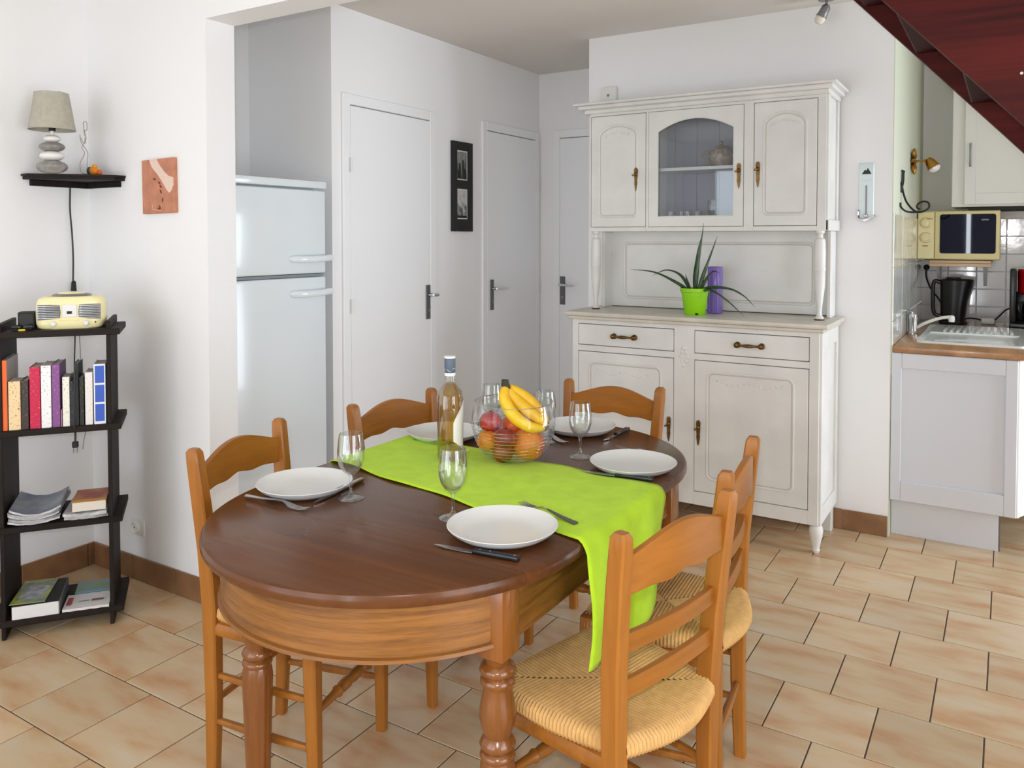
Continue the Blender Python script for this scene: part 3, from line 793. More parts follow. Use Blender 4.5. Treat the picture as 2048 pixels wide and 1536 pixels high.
def rush_panel(P0, P1, O, nrm, bulge, strands):
    mb = MB(); rows = []
    P0, P1, O, nrm = Vector(P0), Vector(P1), Vector(O), Vector(nrm)
    N_ = strands * 2
    for i in range(N_ + 1):
        s_ = i / N_; rid = .0014 if i % 2 else -.0018
        p = P0.lerp(P1, s_) + nrm * bulge * math.sin(PI * s_)
        q = P0.lerp(O, 2 * s_) if s_ < .5 else O.lerp(P1, 2 * s_ - 1)
        q = p.lerp(q, .995); ln = (q - p).length
        row = [p - nrm * .006 + Vector((0, 0, .418)), p + nrm * (.003 + rid) + Vector((0, 0, .421)), p + nrm * (.010 + rid) + Vector((0, 0, .434)), p + nrm * (.008 + rid) + Vector((0, 0, .449 + rid)), p - nrm * .004 + Vector((0, 0, .459 + rid))]
        for t in (.25, .5, .75, 1.0):
            w = p.lerp(q, t) if ln > .02 else p - nrm * .004 + (q - p) * t
            row.append(Vector((w.x, w.y, .461 - .009 * t * min(1, ln / .1) + rid)))
        rows.append(row)
    mb.quad_strip(rows)
    return mb
def chair(label, loc, rz):
    t = thing('dining_chair', label, 'chair', loc, rz, 'rush seated dining chairs around the table')
    for sx in (-1, 1):
        post_mesh(sx).build('rear_leg', M['chair_v'], t); front_leg_mesh(sx).build('front_leg', M['chair_v'], t)
    slat_mesh(.742, .812, .164, -.182, .020, .038, .010).build('crest_rail', M['chair_h'], t)
    slat_mesh(.622, .658, .156, -.167, .012).build('back_slat', M['chair_h'], t)
    slat_mesh(.530, .566, .150, -.162, .008).build('back_slat', M['chair_h'], t)
    seat = MB().box(-.135, .135, -.14, .14, .424, .436, bev=.003).build('seat', M['straw'], t)
    A, B_, C_, D_ = (-.182, .158, 0), (.182, .158, 0), (.148, -.172, 0), (-.148, -.172, 0); O = (0, 0, 0)
    for P0, P1, nr, bu, n in ((A, B_, (0, 1, 0), .006, 40), (B_, C_, (1, -.10, 0), .020, 38), (C_, D_, (0, -1, 0), .034, 36), (D_, A, (-1, -.10, 0), .020, 38)):
        rush_panel(P0, P1, O, Vector(nr).normalized(), bu, n).build('rush_panel', M['straw'], seat, smooth=60)
    mb = MB()
    mb.box(-.16, .16, .139, .155, .375, .418, bev=.004); mb.build('seat_rail', M['chair_h'], t)
    for sx in (-1, 1):
        MB().tube([(sx * .173, .15, .39), (sx * .159, -.155, .40)], [.013, .014], 10, flat=1.4).build('seat_rail', M['chair_h'], t)
        for z in (.27, .15):
            MB().tube([(sx * .172, .15, z), (sx * .164, -.01, z), (sx * .153, -.158, z + .004)], [.008, .011, .008], 10).build('side_stretcher', M['chair_h'], t)
    MB().tube([(u * .170, .150, .235) for u in (-1, -.7, -.42, -.36, -.3, -.22, -.1, 0, .1, .22, .3, .36, .42, .7, 1)], [.008, .010, .012, .016, .012, .015, .016, .012, .016, .015, .012, .016, .012, .010, .008], 12).build('front_stretcher', M['chair_h'], t)
    MB().tube([(-.152, -.160, .20), (0, -.160, .20), (.152, -.160, .20)], [.008, .011, .008], 10).build('rear_stretcher', M['chair_h'], t)
    return t
def face(fx, fy): return math.atan2(-fx, fy)
def cpos(T, f): return (T[0] + .19 * f[0], T[1] + .19 * f[1], 0)
def nz(f):
    l = math.hypot(*f); return (f[0] / l, f[1] / l)
specs = [('honey wood chair at the near left of the table, closest to the bookshelf', (-1.797, 1.480), nz((.975, .222))),
         ('honey wood chair at the far left of the table, in front of the fridge', (-1.769, 2.100), nz((.993, -.118))),
         ('honey wood chair at the far end of the table, back towards the dresser', (-1.237, 2.713), nz((.04, -.999))),
         ('nearest honey wood chair, right side, its rush seat in full view', (-.547, 1.512), nz((-.968, .25))),
         ('honey wood chair behind the nearest one on the right side of the table', (-.563, 2.000), nz((-.995, -.098)))]
ch0 = None
for lab, T, f in specs:
    p, a = cpos(T, f), face(*f)
    if ch0 is None: ch0 = chair(lab, p, a)
    else: dup(ch0, p, a, lab)

# ------------------------------------------------------------------ plates, glasses, cutlery
plate_me = MB().lathe([(0, .003), (.055, .003), (.075, .004), (.095, .009), (.112, .019), (.120, .0245), (.1215, .0235), (.113, .014), (.097, .004), (.078, 0), (.06, 0), (.058, .0015), (0, .0015)], 56, caps=False).mesh('dinner_plate', M['plate'], smooth=50)
PLATES = [((-1.532, 1.465), 'white dinner plate at the near left setting', TT), ((-.928, 1.462), 'white dinner plate nearest the viewer, partly on the green runner', TT + .004),
          ((-.889, 2.085), 'white dinner plate at the far right setting', TT), ((-1.553, 2.095), 'white dinner plate partly hidden behind the wine bottle', TT), ((-1.218, 2.400), 'white dinner plate at the far end of the table', TT)]
for (x, y), lab, z in PLATES: tag(inst('dinner_plate', plate_me, None, (x, y, z)), lab, 'plate', 'plates laid on the dining table')
gl_me = MB().lathe([(0, .0025), (.020, .003), (.0315, .0012), (.032, .0002), (.0325, .0012), (.022, .006), (.008, .010), (.0042, .018), (.0038, .04), (.0045, .055), (.009, .062), (.020, .070), (.029, .084), (.0335, .102), (.0335, .122), (.031, .145), (.0288, .163), (.0278, .163), (.0300, .145), (.0325, .122), (.0325, .102), (.028, .086), (.019, .073), (.006, .066), (0, .0655)], 40, caps=False).mesh('wine_glass', M['glass'], smooth=60)
GL = [((-1.384, 1.477), 'empty wine glass beside the near left plate', TT), ((-1.086, 1.497), 'empty wine glass in front of the wine bottle', TT + .0), ((-1.071, 2.116), 'empty wine glass right of the fruit bowl', TT), ((-1.245, 2.215), 'empty wine glass behind the bananas on the right', TT), ((-1.455, 2.225), 'empty wine glass behind the left rim of the fruit bowl', TT)]
for (x, y), lab, z in GL: tag(inst('wine_glass', gl_me, None, (x, y, z)), lab, 'wine glass', 'wine glasses on the dining table')
tag(inst('wine_glass', gl_me, None, (-1.255, 3.93, UZ0 + .018), scale=(.85, .85, .85)), 'small stemmed glass behind the dresser glass', 'wine glass')

def knife(a, b, label, z=TT + .001, blackish=True):
    """a blade tip, b handle end"""
    a, b = Vector((*a, 0)), Vector((*b, 0)); d = b - a; ln = d.length
    t = thing('table_knife', label, 'knife', (a.x, a.y, z), math.atan2(d.y, d.x), 'knives on the dining table')
    h = ln * .5
    out = [(0, 0), (h * .3, -.006), (h * .8, -.0085), (h, -.0065), (h, .006), (h * .5, .006), (h * .12, .004)]
    MB().prism(out, lambda p, q: (p, q, .002), lambda p, q: (p, q, .0035)).build('blade', M['cutlery'], t, smooth=0)
    k = MB().box(h - .004, ln, -.0085, .0085, 0, .010, bev=.003, seg=2).build('knife_handle', M['black'] if blackish else M['cutlery'], t)
    if blackish:
        for q in (.12, .35, .9): MB().lathe([(.0025, 0), (.0025, .0008)], 8, (h + (ln - h) * q, 0, .0098)).build('rivet', M['cutlery'], k)
def fork(a, b, label, z=TT + .001, handle_m=None):
    a, b = Vector((*a, 0)), Vector((*b, 0)); d = b - a; ln = d.length
    t = thing('table_fork', label, 'fork', (a.x, a.y, z), math.atan2(d.y, d.x), 'forks on the dining table')
    mb = MB()
    for k in (-1.5, -.5, .5, 1.5): mb.tube([(0, k * .0055, .006), (.022, k * .0058, .002), (.042, k * .0055, .003)], [.0011, .0016, .0018], 6)
    rows = []
    for x, w, zz in ((.040, .0105, .003), (.055, .0105, .006), (.066, .006, .010), (.08, .0032, .013), (.10, .0032, .012)):
        rows.append([(x, -w, zz), (x, w, zz), (x, w, zz - .0018), (x, -w, zz - .0018)])
    vr = mb.quad_strip(rows, close_u=True); mb.cap(vr[0]); mb.cap(vr[-1])
    mb.build('fork_head', M['cutlery'], t)
    MB().tube([(.096, 0, .0115), (ln * .75, 0, .007), (ln, 0, .005)], [.0035, .0055, .0075], 10, flat=.55).build('fork_handle', handle_m or M['cutlery'], t)
knife((-1.022, 1.337), (-.825, 1.362), 'knife with black handle at the near edge of the table', TT + .001)
fork((-.995, 1.653), (-.815, 1.590), 'fork behind the nearest plate on the runner', TT + .005, M['steeldark'])
fork((-1.405, 1.352), (-1.607, 1.342), 'fork left of the near left plate', TT + .001)
knife((-1.43, 1.395), (-1.46, 1.60), 'steel knife between the near left plate and its glass', TT + .001, False)
knife((-.99, 1.965), (-.79, 1.985), 'black handled knife beneath the far right plate', TT + .006)
fork((-1.02, 2.265), (-.83, 2.22), 'fork behind the far right plate', TT + .001)
fork((-1.375, 1.965), (-1.605, 2.005), 'fork in front of the plate behind the bottle', TT + .005)
knife((-1.40, 2.205), (-1.60, 2.235), 'knife behind the plate near the bottle', TT + .001, False)
knife((-1.09, 2.32), (-1.085, 2.50), 'knife right of the plate at the far end', TT + .001)
fork((-1.175, 2.225), (-1.36, 2.32), 'fork left of the plate at the far end', TT + .001)

# ------------------------------------------------------------------ wine bottle
bo = thing('wine_bottle', 'rose wine bottle with white label and slate blue capsule on the runner', 'bottle', (-1.372, 1.878, TT + .006))
bg_m = clear('amber_wine', (.89, .68, .30), .02, .35)
MB().lathe([(0, .004), (.033, .004), (.0355, .010), (.0362, .06), (.0372, .15), (.0372, .178), (.033, .198), (.022, .212), (.0148, .222), (0, .222)], 40, caps=False).build('wine', bg_m, bo, smooth=50)
MB().lathe([(0, .001), (.030, 0), (.0365, .006), (.0372, .06), (.0385, .15), (.0385, .178), (.034, .200), (.023, .214), (.0158, .226), (.0145, .25), (.0145, .30), (0, .301)], 40, caps=False).build('bottle_glass', M['glass'], bo, smooth=50)
cap_m = mat('slate_capsule', (86, 98, 116), .45); 
cp = MB().lathe([(.0150, .245), (.0155, .246), (.0162, .285), (.0158, .3005), (.0, .3015)], 28, caps=False).build('capsule', cap_m, bo)
MB().lathe([(.0159, .2445), (.0163, .2445), (.0164, .253), (.0160, .253)], 28, caps=False).build('lower_band', M['stone_white'], cp)
MB().lathe([(.0166, .295), (.0166, .301), (.0, .3025)], 28, caps=False).build('upper_band', M['stone_white'], cp)
for k in range(3):
    MB().tube(spline([Vector((.0166 * math.cos(a), .0166 * math.sin(a), .262 + .004 * math.sin(k + a * 3))) for a in (R(-150 + 60 * k), R(-135 + 60 * k), R(-120 + 60 * k), R(-105 + 60 * k))], 4), .0005, 5).build('capsule_scroll', M['stone_white'], cp)
mb = MB(); rows = []
for k in range(17):   # label with a slanting shoulder, on the right hand side
    a = R(-40 + 90 * k / 16); u = k / 16; ztop = .112 + .062 * min(1, u * 1.5) ** .8; zbot = .060 - .035 * min(1, u * 1.3)
    rr = lambda z: .0378 + .0012 * min(1, max(0, (z - .06) / .09))
    rows.append([(rr(z) * math.cos(a), rr(z) * math.sin(a), z) for z in [zbot + (ztop - zbot) * q / 6 for q in range(7)]])
mb.quad_strip(rows); mb.build('label', M['stone_white'], bo)

# ------------------------------------------------------------------ fruit bowl and fruit
BC = Vector((-1.216, 1.975, TT + .006)); Rv = Vector((.851, .526, 0)); Fv = Vector((-.526, .851, 0))
fb = thing('fruit_bowl', 'round clear ribbed bowl holding fruit and bananas on the runner', 'bowl', BC)
bprof = [(.045, 0), (.062, .006), (.088, .024), (.108, .055), (.119, .09), (.122, .115), (.119, .145), (.114, .168)]
bprof_s = [(p.x, p.z) for p in spline([(r, 0, z) for r, z in bprof], 5)]
MB().lathe([(0.0, 0.001)] + bprof_s, 56, caps=False).build('glass_wall', clear('bowl_glass', (.985, .99, .99), .0, .55), fb, smooth=60)
MB().tube([(.114 * math.cos(2 * PI * k / 56), .114 * math.sin(2 * PI * k / 56), .169) for k in range(56)], .0016, 8, closed=True).build('rim', clear('rim_glass', (.85, .87, .88), .25, .8), fb)
def bowl_r(z):
    for (r0, z0), (r1, z1) in zip(bprof_s, bprof_s[1:]):
        if z0 <= z <= z1: return r0 + (r1 - r0) * (z - z0) / max(1e-6, z1 - z0)
    return .114
for k in range(9):
    z = .016 + .0105 * k; rr = bowl_r(z) + .0006
    MB().tube([(rr * math.cos(2 * PI * j / 48), rr * math.sin(2 * PI * j / 48), z) for j in range(48)], .0009, 6, closed=True).build('rib', clear('rib_glass', (.95, .96, .96), .5, .9), fb)
def fp(dx, dz, dep): return BC + Rv * dx + Fv * dep + Vector((0, 0, dz))
def fruit_mat(name, c, c2, sc=14, rough=.4, bump=.0): return mat(name, c, rough, coat=.15, c2=c2, vscale=sc, bump=bump, bscale=200)
red1 = fruit_mat('nectarine_red', (122, 4, 22), (176, 44, 26), 16); red2 = fruit_mat('nectarine_dark', (92, 4, 22), (164, 44, 24), 18)
org = fruit_mat('orange_peel', (228, 98, 10), (216, 84, 8), 20, .45, .3); apr = fruit_mat('apricot_skin', (230, 136, 16), (214, 104, 14), 12); pea = fruit_mat('grapefruit_peel', (226, 136, 52), (216, 108, 30), 9, .4, .2)
def fruit(name, label, cat, pos, r, m, stem=None):
    t = thing(name, label, cat, pos - Vector((0, 0, r)), random.random() * 6, 'fruit in the bowl')
    mb = MB(); rows = []; nseg, nr = 28, 16
    for i in range(nr + 1):
        a = PI * i / nr; q = r * math.sin(a); z = r * .96 * math.cos(a)
        if i <= 2: z -= r * .10 * (1 - i / 3)
        rows.append((max(q, 1e-5), z + r))
    mb.lathe(list(reversed(rows)), nseg, caps=False); mb.build('flesh', m, t, smooth=60)
    MB().lathe([(.004, 0), (.0025, .004), (.001, .005)], 8, (0, 0, 1.84 * r)).build('stem', M['soil'], t)
fruit('nectarine', 'red nectarine at the upper left of the fruit in the bowl', 'nectarine', fp(-.066, .112, -.012), .0325, red1)
fruit('apricot', 'yellow orange apricot at the left side of the bowl', 'apricot', fp(-.074, .064, -.035), .030, apr)
fruit('nectarine', 'dark red nectarine in the middle front of the bowl', 'nectarine', fp(-.022, .077, -.066), .031, red2)
fruit('nectarine', 'red nectarine lowest at the front of the bowl', 'nectarine', fp(-.030, .0335, -.048), .031, red2)
fruit('orange', 'orange at the back of the bowl under the bananas', 'orange', fp(.002, .092, .030), .037, org)
fruit('grapefruit', 'large pale orange grapefruit at the right of the bowl', 'grapefruit', fp(.042, .052, -.028), .049, pea)
fruit('orange', 'orange hidden low at the back of the bowl', 'orange', fp(-.03, .045, .05), .038, org)
bn = thing('banana_bunch', 'bunch of three yellow bananas resting on top of the fruit', 'bananas', fp(.0, .10, 0), 0, 'fruit in the bowl')
ban_m = mat('banana_peel', (232, 190, 34), .5, c2=(212, 160, 28), vscale=18); tip_m = mat('banana_tip', (52, 42, 26), .7)
def BN(dx, dz, dep): return fp(dx, dz, dep) - fp(.0, .10, 0)
stem_p = BN(-.024, .225, -.03)
for k, pts in enumerate(([BN(-.022, .218, -.03), BN(-.026, .185, -.045), BN(.000, .140, -.062), BN(.045, .108, -.060), BN(.088, .101, -.046)],
                         [BN(-.018, .216, -.025), BN(-.006, .190, -.025), BN(.030, .158, -.035), BN(.070, .125, -.03), BN(.095, .104, -.030)],
                         [BN(-.015, .214, -.02), BN(.010, .196, -.006), BN(.045, .172, -.008), BN(.074, .140, -.008), BN(.097, .110, -.012)])):
    sp = spline(pts, 6); n = len(sp)
    rr = [.0068 + .0122 * math.sin(PI * min(1, (i / (n - 1)) * .92 + .06)) ** .7 for i in range(n)]; rr[-1] = .006; rr[0] = .006
    bb = MB().tube(sp, rr, 7).build('banana', ban_m, bn, smooth=60)
    d_v = (sp[-1] - sp[-2]).normalized(); MB().tube([sp[-1] - d_v * .002, sp[-1] + d_v * .006], [.0062, .004], 8).build('blossom_tip', tip_m, bb)
MB().tube([stem_p + Vector((0, 0, .012)), stem_p, BN(-.019, .206, -.024)], [.0085, .010, .012], 8, flat=1.3).build('crown', tip_m, bn)

# ================================================================== AROUND THE DRESSER
pl = thing('aloe_plant', 'spiky aloe in a lime green pot on the dresser', 'plant', (-1.303, 3.805, 1.025))
MB().lathe([(.048, 0), (.050, .002), (.064, .110), (.070, .113), (.0715, .131), (.067, .131), (.063, .112), (.0615, .108)], 32, caps=True).build('pot', M['pot'], pl, smooth=40)
MB().lathe([(0, .112), (.058, .110), (.0625, .106)], 20, caps=False).build('soil', M['soil'], pl)
MB().ball((.025, -.045, .008), .009, .006, .005, 8, 6).build('drain_hole', M['soil'], pl)
def leaf(pts, w):
    sp = spline(pts, 7); n = len(sp)
    MB().tube(sp, [w * (.8 + .3 * math.sin(min(1, i / n * 2) * PI)) * (1 - (i / (n - 1)) ** 2.2) + .0006 for i in range(n)], 8, flat=.55).build('leaf', M['aloe'], pl, smooth=60)
for pts, w in (([(.0, 0, .11), (.012, -.01, .20), (.03, -.01, .33), (.046, -.01, .45)], .017), ([(-.005, .01, .11), (-.006, .015, .20), (.005, .02, .30), (.022, .02, .375)], .012),
               ([(.015, 0, .11), (.04, .01, .20), (.075, .015, .30), (.107, .01, .385)], .014), ([(-.015, -.015, .11), (-.08, -.03, .155), (-.19, -.045, .205), (-.318, -.05, .217)], .014),
               ([(-.02, .005, .11), (-.075, .01, .19), (-.15, .01, .215), (-.225, .005, .185)], .011), ([(.02, .015, .11), (.05, .02, .175), (.085, .015, .213), (.122, 0, .208)], .012),
               ([(.02, -.01, .11), (.08, -.02, .137), (.18, -.035, .135), (.25, -.045, .105), (.305, -.05, .055)], .013), ([(.02, -.02, .11), (.09, -.04, .125), (.17, -.055, .085), (.262, -.07, .01)], .011),
               ([(-.03, .03, .10), (-.05, .035, .16), (-.06, .03, .195)], .012)): leaf(pts, w)
mb = MB(); mb.box(-.031, .031, -.031, .031, 0, .234, bev=.006, seg=2)
pv = mb.build('vase', M['purple'], None, (-1.240, 3.925, 1.025)); tag(pv, 'square purple vase behind the lime green pot on the dresser', 'vase')
for x in (-.02, 0, .02): MB().tube([(x, -.0315, .01), (x, -.0315, .224)], .0035, 8).build('ridge', M['purple'], pv)

so = thing('junction_box', 'white electric box high on the wall above the dresser', 'electric box', (-1.895, YB, 2.19))
MB().box(-.047, .047, -.028, 0, -.042, .042, bev=.005, seg=2).build('cover', M['whiteplastic'], so)
MB().lathe([(.008, 0), (.006, .002), (0, .003)], 12, (.0, -.028, -.005), Matrix.Rotation(R(90), 4, 'X')).build('screw', M['steel'], so)
pq = thing('wall_thermometer', 'pale glass thermometer plaque on the wall right of the dresser', 'thermometer', (-.576, YB, 1.616))
gp = mat('frosted_glass_plaque', (196, 208, 206), .18, coat=.4)
MB().box(-.034, .034, -.008, 0, -.125, .135, bev=.003).build('plaque', gp, pq)
MB().prism([(-.02, .083), (-.006, .104), (0, .099), (.006, .112), (.022, .083)], lambda a, b: (a, -.0085, b), lambda a, b: (a, -.0095, b)).build('mountain_mark', M['iron'], pq, smooth=0)
MB().box(-.018, .022, -.0095, -.0085, .052, .056).build('mark_line', M['steel'], pq)
MB().tube([(0, -.011, .03), (0, -.011, -.105)], .003, 8).build('glass_tube', M['steel'], pq)
MB().tube(spline([(-.034, -.012, -.085), (-.030, -.014, -.125), (0, -.02, -.132), (.03, -.014, -.118), (.038, -.012, -.11)], 6), .006, 8).build('metal_holder', M['chrome'], pq)
MB().ball((-.002, -.016, -.112), .010, .008, .012, 12, 8).build('bulb', M['chrome'], pq)

# photo frame on the hallway wall
def photo_mat(name, dark, light, sc, thr, grad=0.0):
    m, nt, b = base(name); N = nt.nodes; L = nt.links
    tc = N.new('ShaderNodeTexCoord'); mp = N.new('ShaderNodeMapping'); mp.inputs['Scale'].default_value = (sc[0], sc[1], sc[2]); L.new(tc.outputs['Object'], mp.inputs['Vector'])
    n = N.new('ShaderNodeTexNoise'); n.inputs['Scale'].default_value = 1; n.inputs['Detail'].default_value = 5; L.new(mp.outputs[0], n.inputs['Vector'])
    sep = N.new('ShaderNodeSeparateXYZ'); L.new(tc.outputs['Object'], sep.inputs[0])
    ma = N.new('ShaderNodeMath'); ma.operation = 'MULTIPLY_ADD'; ma.inputs[1].default_value = grad; L.new(sep.outputs['Z'], ma.inputs[0]); L.new(n.outputs['Fac'], ma.inputs[2])
    r = N.new('ShaderNodeValToRGB'); r.color_ramp.elements[0].position, r.color_ramp.elements[1].position = thr
    r.color_ramp.elements[0].color = lin(dark); r.color_ramp.elements[1].color = lin(light)
    L.new(ma.outputs[0], r.inputs['Fac']); L.new(r.outputs['Color'], b.inputs['Base Color']); b.inputs['Roughness'].default_value = .3
    return m
pf = thing('photo_frame', 'tall black frame with two black and white photographs beside the hallway doors', 'picture', (XA, 3.879, 1.70))
mb = MB()
for b_ in ((-.101, -.057, -.262, .262), (.057, .101, -.262, .262), (-.057, .057, .212, .262), (-.057, .057, -.262, -.19), (-.057, .057, -.012, .038)):
    mb.box(.0, .018, b_[0], b_[1], b_[2], b_[3], bev=.001)
mb.build('frame', M['blackmatt'], pf)
for z0, z1, m in ((.038, .212, photo_mat('city_photo', (30, 30, 32), (150, 150, 150), (60, 60, 18), (.35, .68), 1.0)), (-.19, -.012, photo_mat('sea_photo', (90, 92, 95), (196, 196, 194), (30, 30, 30), (.3, .6), 2.5))):
    ph = MB().box(.002, .008, -.057, .057, -(z1 - z0) / 2, (z1 - z0) / 2).build('photo', M['stone_white'], pf, (0, 0, (z0 + z1) / 2))
    MB().box(.008, .009, -.049, .049, -(z1 - z0) / 2 + .008, (z1 - z0) / 2 - .008).build('print', m, ph)
    if z0 < 0:
        MB().prism([(-.004, -.07), (.004, -.07), (.002, -.02), (-.002, -.02)], lambda a, b: (.009, a, b), lambda a, b: (.0096, a, b)).build('mast_silhouette', M['iron'], ph, smooth=0)
        MB().box(.009, .0096, -.049, .049, -.082, -.068).build('shore_silhouette', M['iron'], ph)
    else:
        for yy, h in ((-.035, .05), (-.02, .09), (.012, .11), (.03, .06)):
            MB().box(.009, .0096, yy - .007, yy + .007, -.078, -.078 + h).build('tower_silhouette', M['iron'], ph)

# ================================================================== PARTITION WALL PICTURE, SOCKET
tc_m = mat('terracotta_relief', (198, 134, 106), .85, var=.10, vscale=22, bump=.5, bscale=90)
pc = thing('beach_picture', 'terracotta coloured canvas of sand with footprints and a white wave', 'picture', (-2.833, YD, 1.602), rot=(0, R(-1.0), 0))
MB().box(-.100, .100, -.018, 0, -.106, .106, bev=.002).build('canvas', tc_m, pc)
fo = [(-.045, .105), (-.03, .075), (.0, .05), (.03, .02), (.055, -.012), (.075, -.03), (.088, -.022), (.099, .0), (.099, .03), (.075, .035), (.045, .055), (.015, .085), (.0, .105)]
MB().prism(fo, lambda a, b: (a, -.018, b), lambda a, b: (a, -.0215, b)).build('foam', mat('plaster_foam', (226, 200, 184), .9, bump=.9, bscale=120), pc, smooth=0)
for x, z, a in ((-.018, .028, 20), (.012, .012, 35), (.02, -.002, 35), (.02, -.022, 60), (.03, -.055, 100), (.012, -.083, 60), (.006, -.088, 10)):
    MB().ball((x, -.0185, z), .010, .002, .0038, 8, 6, Matrix.Rotation(R(a), 3, 'Y')).build('footprint', mat('footprint_dark', (112, 62, 44), .9), pc)
MB().tube([(-.035, -.019, -.07), (-.03, -.019, -.09), (.02, -.019, -.096)], .0015, 6).build('scratch_mark', mat('sand_light', (226, 176, 150), .9), pc)
sk = thing('wall_socket', 'white round socket low on the partition wall', 'socket', (-3.006, YD, .219))
MB().box(-.040, .040, -.010, 0, -.032, .032, bev=.004, seg=2).build('plate', M['whiteplastic'], sk)
ro_ = MB().lathe([(.024, 0), (.024, .010), (.021, .012), (.019, .003), (0, .003)], 24, (-.008, -.010, 0), Matrix.Rotation(R(90), 4, 'X'), caps=False).build('socket_well', M['whiteplastic'], sk)
for s_ in (-1, 1): MB().lathe([(.003, 0), (.003, .001)], 8, (-.008 + s_ * .009, -.013, 0), Matrix.Rotation(R(90), 4, 'X')).build('pin_hole', M['blackmatt'], ro_)

# ================================================================== CORNER SHELF AND LAMP
cs = thing('corner_shelf', 'small dark wooden corner shelf high on the left walls', 'shelf', (XE, YD, 1.62))
mb = MB(); out = [(0, 0), (0, -.27), (.05, -.275), (.20, -.13), (.262, -.05), (.257, 0)]
mb.prism(out, lambda a, b: (a, b, .012), lambda a, b: (a, b, .032)); mb.build('shelf_board', M['dark_h'], cs, smooth=0)
MB().prism([(0, 0), (0, -.277), (.053, -.282), (.205, -.134), (.268, -.05), (.263, 0)], lambda a, b: (a, b, .025), lambda a, b: (a, b, .033)).build('shelf_edge', M['dark_h'], cs, smooth=0)
MB().box(0, .016, -.245, -.0, -.012, .012, bev=.002).build('wall_cleat', M['dark'], cs)
MB().box(.016, .232, -.016, 0, -.012, .012, bev=.002).build('wall_cleat', M['dark'], cs)
lm = thing('table_lamp', 'table lamp of stacked grey and white pebbles with beige shade', 'lamp', (-3.19, 1.742, 1.653))
z = 0
for rx, h, m in ((.060, .050, 'stone_grey'), (.047, .038, 'stone_white'), (.050, .038, 'stone_grey'), (.033, .028, 'stone_white')):
    MB().ball((random.uniform(-.003, .003), random.uniform(-.003, .003), z + h / 2), rx, rx * .9, h / 2 * 1.06, 20, 12).build('pebble', M[m], lm); z += h - .002
MB().lathe([(.007, z - .002), (.007, z + .020)], 10).build('stem', M['whiteplastic'], lm)
MB().lathe([(.012, z + .018), (.012, z + .036)], 12).build('bulb_holder', M['blackmatt'], lm)
MB().lathe([(.083, z + .022), (.060, z + .166), (.0585, z + .166), (.0815, z + .022)], 40, caps=False).build('lampshade', M['shade'], lm)
MB().tube([(.060 * math.cos(a), .060 * math.sin(a), z + .166) for a in [2 * PI * k / 3 for k in range(3)]], .0015, 6, closed=True).build('shade_ring', M['steel'], lm)
cd = thing('lamp_cord', 'thin dark lamp cord hanging down the left wall behind the bookshelf', 'cord', (XE + .01, 1.884, 0))
MB().tube(spline([(.0, 0, 1.625), (.002, -.004, 1.52), (.003, .002, 1.42), (.002, .006, 1.32), (.002, .004, 1.22)], 6), .0032, 6).build('upper_cord', M['cord'], cd)
MB().lathe([(.010, 1.165), (.011, 1.175), (.0085, 1.215), (.005, 1.222)], 12, (.006, .004, 0)).build('switch_plug', M['blackmatt'], cd)
MB().tube(spline([(.004, .004, 1.168), (.006, .006, 1.0), (.004, .003, .85), (.010, .012, .74)], 6), .0025, 6).build('lower_cord', M['cord'], cd)
# thin wire ornament and toy
wo = thing('wire_ornament', 'thin twisted wire ornament standing in the corner above the shelf', 'ornament', (-3.245, 1.905, 1.653))
for pts in ([(.012, .0, 0), (.014, 0, .06), (.010, .004, .10), (-.010, -.01, .14), (-.016, -.012, .17)], [(.012, 0, .01), (-.012, -.01, .018), (-.016, -.012, .055), (-.004, 0, .095), (-.01, -.008, .12), (.004, .002, .15), (-.002, 0, .19)],
            [(-.006, 0, .19), (-.008, 0, .222), (.008, .004, .222), (.007, .004, .19), (-.006, 0, .19), (0, 0, .165)], [(-.014, -.01, .16), (-.006, 0, .135), (.002, 0, .16), (.006, 0, .135)]):
    MB().tube(spline(pts, 6), .0016, 6).build('wire', mat('pale_wire', (176, 170, 160), .5), wo)
ty = thing('toy_bird', 'little orange and green wooden bird on the corner shelf', 'toy', (-3.185, 1.905, 1.653), R(20))
MB().ball((0, 0, .020), .020, .014, .018, 16, 10).build('bird_body', mat('orange_toy', (226, 130, 20), .45), ty)
MB().ball((-.018, -.002, .021), .012, .012, .016, 14, 8).build('bird_wing', mat('green_toy', (26, 74, 58), .45), ty)
MB().ball((.004, 0, .038), .011, .010, .010, 12, 8).build('bird_head', mat('amber_toy', (236, 150, 28), .45), ty)
MB().ball((.024, .002, .014), .012, .008, .012, 12, 8).build('bird_tail', mat('orange_toy_dark', (214, 104, 14), .45), ty)

# ================================================================== ETAGERE (local x along the front, local y backwards)
EA = math.atan2(.799, .602)
et = thing('bookshelf', 'narrow dark stained open bookshelf standing across the left corner', 'bookshelf', (-2.945, 1.413, 0), EA)
for u0 in (-.008, .331): MB().box(u0, u0 + .014, .006, .268, 0, 1.103, bev=.002).build('side_panel', M['dark'], et)
for zt in (1.075, .732, .395, .068):
    mb = MB()
    mb.box(-.045, .376, 0, .262, zt - .022, zt, bev=.002); mb.build('shelf_board', M['dark_h'], et)
EM = Matrix.Translation((-2.945, 1.413, 0)) @ Matrix.Rotation(EA, 4, 'Z')
def ep(u, d, z): return EM @ Vector((u, d, z))
